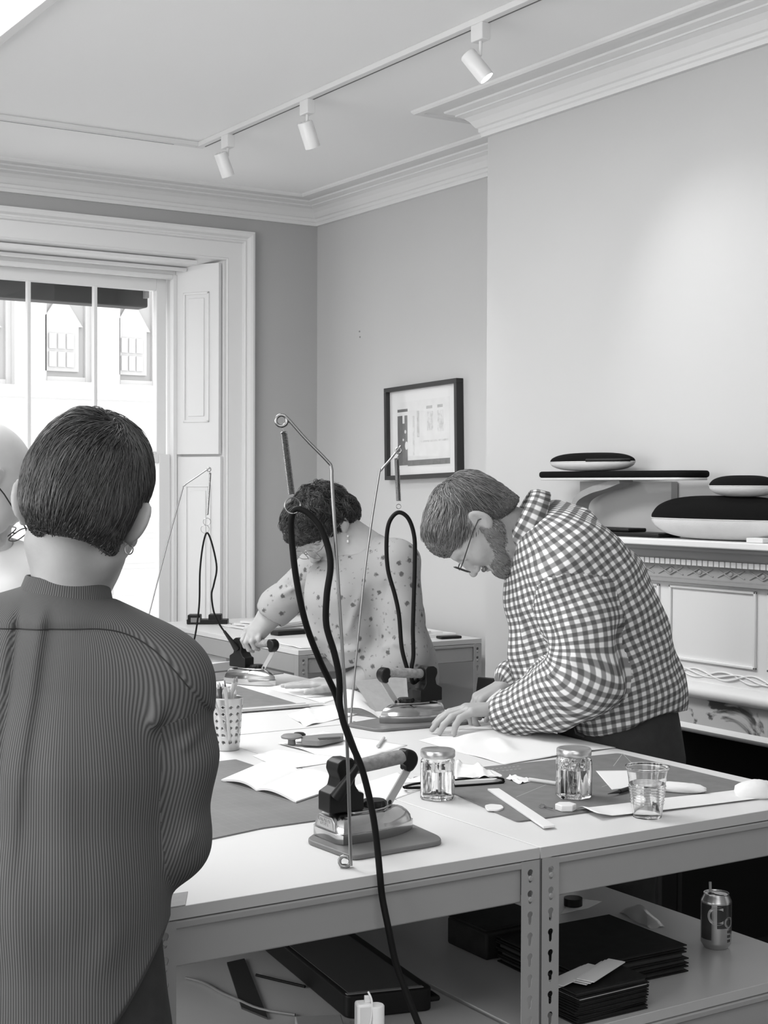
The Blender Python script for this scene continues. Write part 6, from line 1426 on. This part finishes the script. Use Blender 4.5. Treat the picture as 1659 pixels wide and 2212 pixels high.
for i, p in enumerate((cA-e*.5, cB+e*.5, cB+e*.5+nn*.9, cA-e*.5+nn*.9)): MB().cyl((p[0], p[1], 0), (p[0], p[1], .85 if i < 0 else .43), .012, n=12).build('leg', M['steel'], ch, smooth=True)
for p in (cA+e*.2, cB-e*.2): MB().cyl((p[0], p[1], .46), (p[0]+o_[0]*0, p[1], q[0][2]+.03), .009, n=10).build('back_post', M['steel'], ch, smooth=True)
# ================================================================== woman ironing
dW = 4.62
def buildW():
    Rh = axes(nrm([-.50, -.42, -.76]), nrm([-.55, -.35, .75])); hc = J(700, 1138, dW-.02); k = 1.0
    b = SDF(); sd = [.55, -.85, 0]; hip = J(850, 1560, dW+.30); wst = J(835, 1440, dW+.26); ch_ = J(790, 1290, dW+.12)
    b.slab(hip, wst, sd, .165, .12, .13, .10, .05); b.slab(wst, ch_, sd, .135, .11, .15, .115, .06); b.slab(ch_, J(780, 1210, dW), sd, .15, .11, .14, .07, .05)
    b.cone(J(790, 1190, dW+.01), J(748, 1152, dW), .068, .056, .03); b.cone(J(775, 1200, dW-.01), J(735, 1170, dW-.01), .05, .045, .03)
    T = head(b, hc, Rh, k)
    shA, elA, wrA = J(858, 1215, dW-.05), J(868, 1420, dW-.10), J(742, 1480, dW-.04)
    shB, elB, wrB = J(690, 1225, dW+.14), J(600, 1308, dW+.20), J(553, 1372, dW+.20)
    b.chain([shA, elA, wrA], [.052, .044, .030], .03); b.chain([shB, elB, wrB], [.052, .042, .029], .03)
    b.cone(elA, wrA*.55+elA*.45, .046, .040, .02); 
    hand(b, wrA, nrm([-1, .12, .0]), [0, .0, -1], -1, (.03, .04, .05, .08), .1, 1.05, .22)
    gp = I3 @ Vector((.010, 0, .134)); gpl = np.array([(np.array(gp)-C0)@AX[0], (np.array(gp)-C0)@AX[1], gp[2]])
    hd_ = nrm(gpl+np.array([-.0, 0, .020])-wrB)
    ax3 = np.array(I3.to_3x3() @ Vector((1, 0, 0))); axl = np.array([ax3@AX[0], ax3@AX[1], ax3[2]])
    W2 = gpl+np.array([0, 0, .050])-axl*.010-nrm(np.cross(axl, [0, 0, 1]))*.030
    b.chain([elB, W2], [.042, .030], .02)
    fd = nrm(np.cross(axl, [0, 0, 1]))*.95+np.array([0, 0, -.30])
    hand(b, W2-nrm(fd)*.045, fd, [0, 0, -1], 1, (1.0, 1.02, 1.04, 1.05), .9, 1.0, .05)
    hl, hr = hip+np.array([.05, -.08, -.06]), hip+np.array([-.05, .08, -.06]); legs(b, hl, hr)
    o = body(b, 'person', M['skin'], .0042); tag(o, 'woman with dark curly hair and a floral top ironing at the bench', 'person')
    s = SDF(); s.slab(J(855, 1560, dW+.30), J(838, 1440, dW+.26), sd, .190, .145, .165, .132, .06, 1, 1); s.slab(J(838, 1440, dW+.26), J(800, 1310, dW+.12), sd, .170, .132, .172, .138, .06, 1, 1); s.slab(J(800, 1310, dW+.12), J(795, 1225, dW+.03), sd, .160, .12, .14, .075, .06, 1, 1)
    s.cone(shA, J(805, 1196, dW+.02), .062, .062, .04, 1, 1); s.cone(shB, J(760, 1215, dW+.03), .062, .060, .05, 1, 1); s.cone(J(700, 1250, dW+.0), J(690, 1370, dW-.02), .055, .035, .06, 1, 1); s.cone(J(740, 1290, dW-.05), J(760, 1400, dW-.03), .085, .085, .08, 1, 1)
    s.cover(b.p[:3], .007, 1)
    cA_ = elA+nrm(wrA-elA)*.085; s.chain([shA, elA+np.array([.01, 0, .0]), cA_], [.068, .066, .058], .035, 2); cB_ = elB+nrm(wrB-elB)*.020; s.chain([shB, elB, cB_], [.064, .058, .056], .035, 3)
    s.cone(cA_+nrm(wrA-elA)*.02, cA_+nrm(wrA-elA)*.09, .048, .05, .006, -1); s.cone(cB_+nrm(wrB-elB)*.028, cB_+nrm(wrB-elB)*.09, .046, .05, .006, -1)
    s.cone(J(765, 1168, dW-.03), J(735, 1145, dW-.05), .056, .072, .01, -1)
    s.disp.append(wr(.0035, 18, 21)); s.disp.append(wr(.0015, 55, 22))
    for (a, b_, w_, am) in ((J(690, 1260, dW-.05), J(680, 1380, dW-.05), .012, .012), (J(670, 1240, dW), J(655, 1350, dW), .014, -.012), (J(790, 1260, dW-.13), J(740, 1400, dW-.14), .016, .010), (J(820, 1330, dW-.15), J(840, 1250, dW-.12), .014, -.010), (J(700, 1395, dW-.1), J(860, 1370, dW-.16), .010, -.012), (J(720, 1410, dW-.1), J(850, 1395, dW-.16), .012, .010),
                         (J(830, 1290, dW-.12), J(870, 1350, dW-.15), .012, .008), (J(880, 1400, dW-.17), J(830, 1380, dW-.17), .010, .010), (J(610, 1250, dW+.13), J(660, 1300, dW+.12), .012, -.008), (J(600, 1290, dW+.13), J(650, 1260, dW+.10), .010, .008)): s.disp.append(crease(a, b_, w_, am))
    sh = body(s, 'floral_top', M['floral'], .0052, o)
    nk = SDF()
    t = SDF(); t.slab(J(850, 1540, dW+.30), J(855, 1680, dW+.30), sd, .160, .12, .175, .13, .05); an = legs(t, hl, hr, 1.08, pad=.018); body(t, 'trousers', M['trouser'], .008, o, keep=lambda c: c[:, 2] > .06); shoes(o, an, [-.8, -.4, 0])
    hs_, V, F_ = hairshell(hc, Rh, k, (((0, -.018, .036), (.084, .102, .092)), ((0, -.060, -.012), (.072, .064, .066)), ((0, .040, .062), (.077, .068, .062)), ((0, .080, .052), (.050, .026, .028)), ((0, -.085, -.03), (.050, .036, .040))),
                          (((0, .135, -.045), (.11, .075, .090)), ((.092, .008, -.018), (.024, .046, .044)), ((-.092, .008, -.018), (.024, .046, .044)), ((0, -.045, -.145), (.10, .10, .070))), disp=lambda P: wr(.0045, 48, 28)(P)+wr(.0025, 110, 29)(P))
    fx = np.array(hc)+k*(np.array([0, -.06, .09])@Rh)
    def flow(P): d = P-fx; dn = np.linalg.norm(d, axis=1)[:, None]; return d/np.maximum(dn, 1e-3)+.9*np.stack([np.sin(P[:, 2]*150+P[:, 0]*60), np.sin(P[:, 0]*170), np.cos(P[:, 1]*140+P[:, 2]*80)], 1)-np.array([[0, 0, .3]])
    strands('hair', o, V, flow, hs_, .045, 8000, .0009, M['hairblack'], lift=.011, base=(V, F_), seed=24, clump=.8, lenf=lambda P: np.minimum(((P-hc)@Rh[2]+.07)/.09, (.095-(P-hc)@Rh[1])/.05))
    glasses(o, T, Rh, k, M['steelr'])
    c = T((-.080, -.006, -.040)); er = MB(); er.lathe([(0, -.004), (.003, -.002), (.0035, .002), (0, .004)], 12, Matrix.Translation(loc2w(c+np.array([0, -.004, -.010]))[0])); er.lathe([(0, -.006), (.0035, -.003), (.0035, .003), (0, .005)], 12, Matrix.Translation(loc2w(c+np.array([0, -.004, -.026]))[0])); er.build('drop_earring', M['canvas'], o, smooth=True)
    return o
buildW()
# ================================================================== bald person at the left edge
def buildB(dB, hpx, name_label, bald=True, coarse=.005, shirt='pale', fwd=(.55, .55, -.62), upv=(.45, .45, .78), k=1.05, glass=True, lean=(.0, .0)):
    Rh = axes(nrm(fwd), nrm(upv)); hc = J(*hpx, dB); b = SDF(); sd = nrm([Rh[0][0], Rh[0][1], 0]); fh = nrm([fwd[0], fwd[1], 0]); base = np.array([hc[0], hc[1], 0])-fh*.17
    hip = base+np.array([0, 0, .92])-fh*.06; ch_ = base+np.array([0, 0, hc[2]-.36])-fh*.0; sho = base+np.array([0, 0, hc[2]-.235])+fh*.03
    b.slab(hip, ch_, sd, .15, .11, .16, .12, .05); b.slab(ch_, sho, sd, .16, .11, .15, .07, .05); b.cone(sho, hc-Rh[2]*.06-Rh[1]*.02, .062, .056, .03); T = head(b, hc, Rh, k)
    A = []
    for sx in (-1, 1):
        sh = sho+sd*sx*.185-np.array([0, 0, .02]); el = sh+np.array([0, 0, -.27])+sd*sx*.03+fh*.02; w_ = el+fh*.20-sd*sx*.12+np.array([0, 0, .03]); b.chain([sh, el, w_], [.05, .038, .028], .03); hand(b, w_, nrm(fh-sd*sx*.5), [0, 0, -1], -sx, (.5, .5, .5, .5)); A.append((sh, el, w_))
    hl, hr = hip-sd*.09-np.array([0, 0, .05]), hip+sd*.09-np.array([0, 0, .05]); legs(b, hl, hr)
    o = body(b, 'person', M['skinl'], coarse); tag(o, name_label, 'person')
    s = SDF(); s.slab(hip-np.array([0, 0, .06]), ch_, sd, .175, .135, .18, .14, .05, 1, 1); s.slab(ch_, sho, sd, .175, .13, .155, .08, .05, 1, 1)
    for sh, el, w_ in A: s.cone(sh, sho, .065, .075, .05, 1, 1); s.chain([sh, el, w_-fh*.03], [.065, .058, .045], .03, 1)
    s.cone(sho+np.array([0, 0, .03]), hc, .064, .07, .01, -1); s.disp.append(wr(.004, 18, 33)); sh_ = body(s, 'shirt', M[shirt], .006, o, uv=[dict(grp=1, pts=[hip, sho], R=.16, ref=[0, -1, 0])])
    # collar
    v = []; f = []; n = 36
    ax_ = nrm(hc-sho)
    e1 = sd; e2 = nrm(np.cross(ax_, e1))
    for q in range(n+1):
        a = 2*math.pi*q/n
        for (r, hh) in ((.066, .055), (.070, .058), (.082, .040), (.094, .022)): v.append(sho+ax_*hh+(e1*math.cos(a)+e2*math.sin(a))*r)
    for q in range(n):
        for j in range(3): A_ = q*4+j; f.append((A_, A_+1, A_+5, A_+4))
    cl = meshobj('collar', np.array(v), np.array(f), M[shirt], sh_); l = cl.data.uv_layers.new(name='cloth'); md = cl.modifiers.new('s', 'SOLIDIFY'); md.thickness = .002
    t = SDF(); t.slab(hip, hip-np.array([0, 0, .14]), sd, .155, .115, .17, .125, .05); an = legs(t, hl, hr, 1.05, pad=.018); body(t, 'trousers', M['trouser'], .009, o, keep=lambda c: c[:, 2] > .06); shoes(o, an, fh)
    if bald:
        hs_, V, F_ = hairshell(hc, Rh, k, (((0, -.045, -.01), (.079, .070, .050)),), (((0, .09, 0), (.12, .09, .12)), ((.09, .005, -.01), (.022, .040, .042)), ((-.09, .005, -.01), (.022, .040, .042)), ((0, -.02, .075), (.12, .12, .062)), ((0, -.055, -.11), (.085, .085, .055))), h=.005)
        strands('hair', o, V, lambda P: np.tile(-Rh[2], (len(P), 1)), hs_, .02, 1200, .0005, M['hairgrey'], lift=.004, base=(V, F_), seed=5)
    else:
        hs_, V, F_ = hairshell(hc, Rh, k, (((0, -.022, .034), (.0815, .100, .091)), ((0, -.050, -.02), (.070, .068, .068)), ((0, .035, .058), (.074, .066, .066))), (((0, .130, -.040), (.11, .070, .098)), ((.088, .0, -.020), (.022, .040, .046)), ((-.088, .0, -.020), (.022, .040, .046)), ((0, -.045, -.130), (.085, .085, .055))), h=.005)
        strands('hair', o, V, lambda P: np.tile(-Rh[2], (len(P), 1)), hs_, .03, 1500, .0007, M['hairgrey'], base=(V, F_), seed=5)
    if glass: glasses(o, T, Rh, k, M['frame'])
    return o
buildB(3.05, (-42, 1050), 'bald person in glasses and a pale shirt at the left edge, looking down', fwd=(.50, .36, -.80), upv=(.62, .42, .60), k=1.12)
buildB(5.45, (-5, 1075), 'person in a pale top standing in front of the window, mostly hidden by two heads', bald=False, fwd=(.3, -.8, -.5), upv=(.1, -.3, .9), k=1.0)
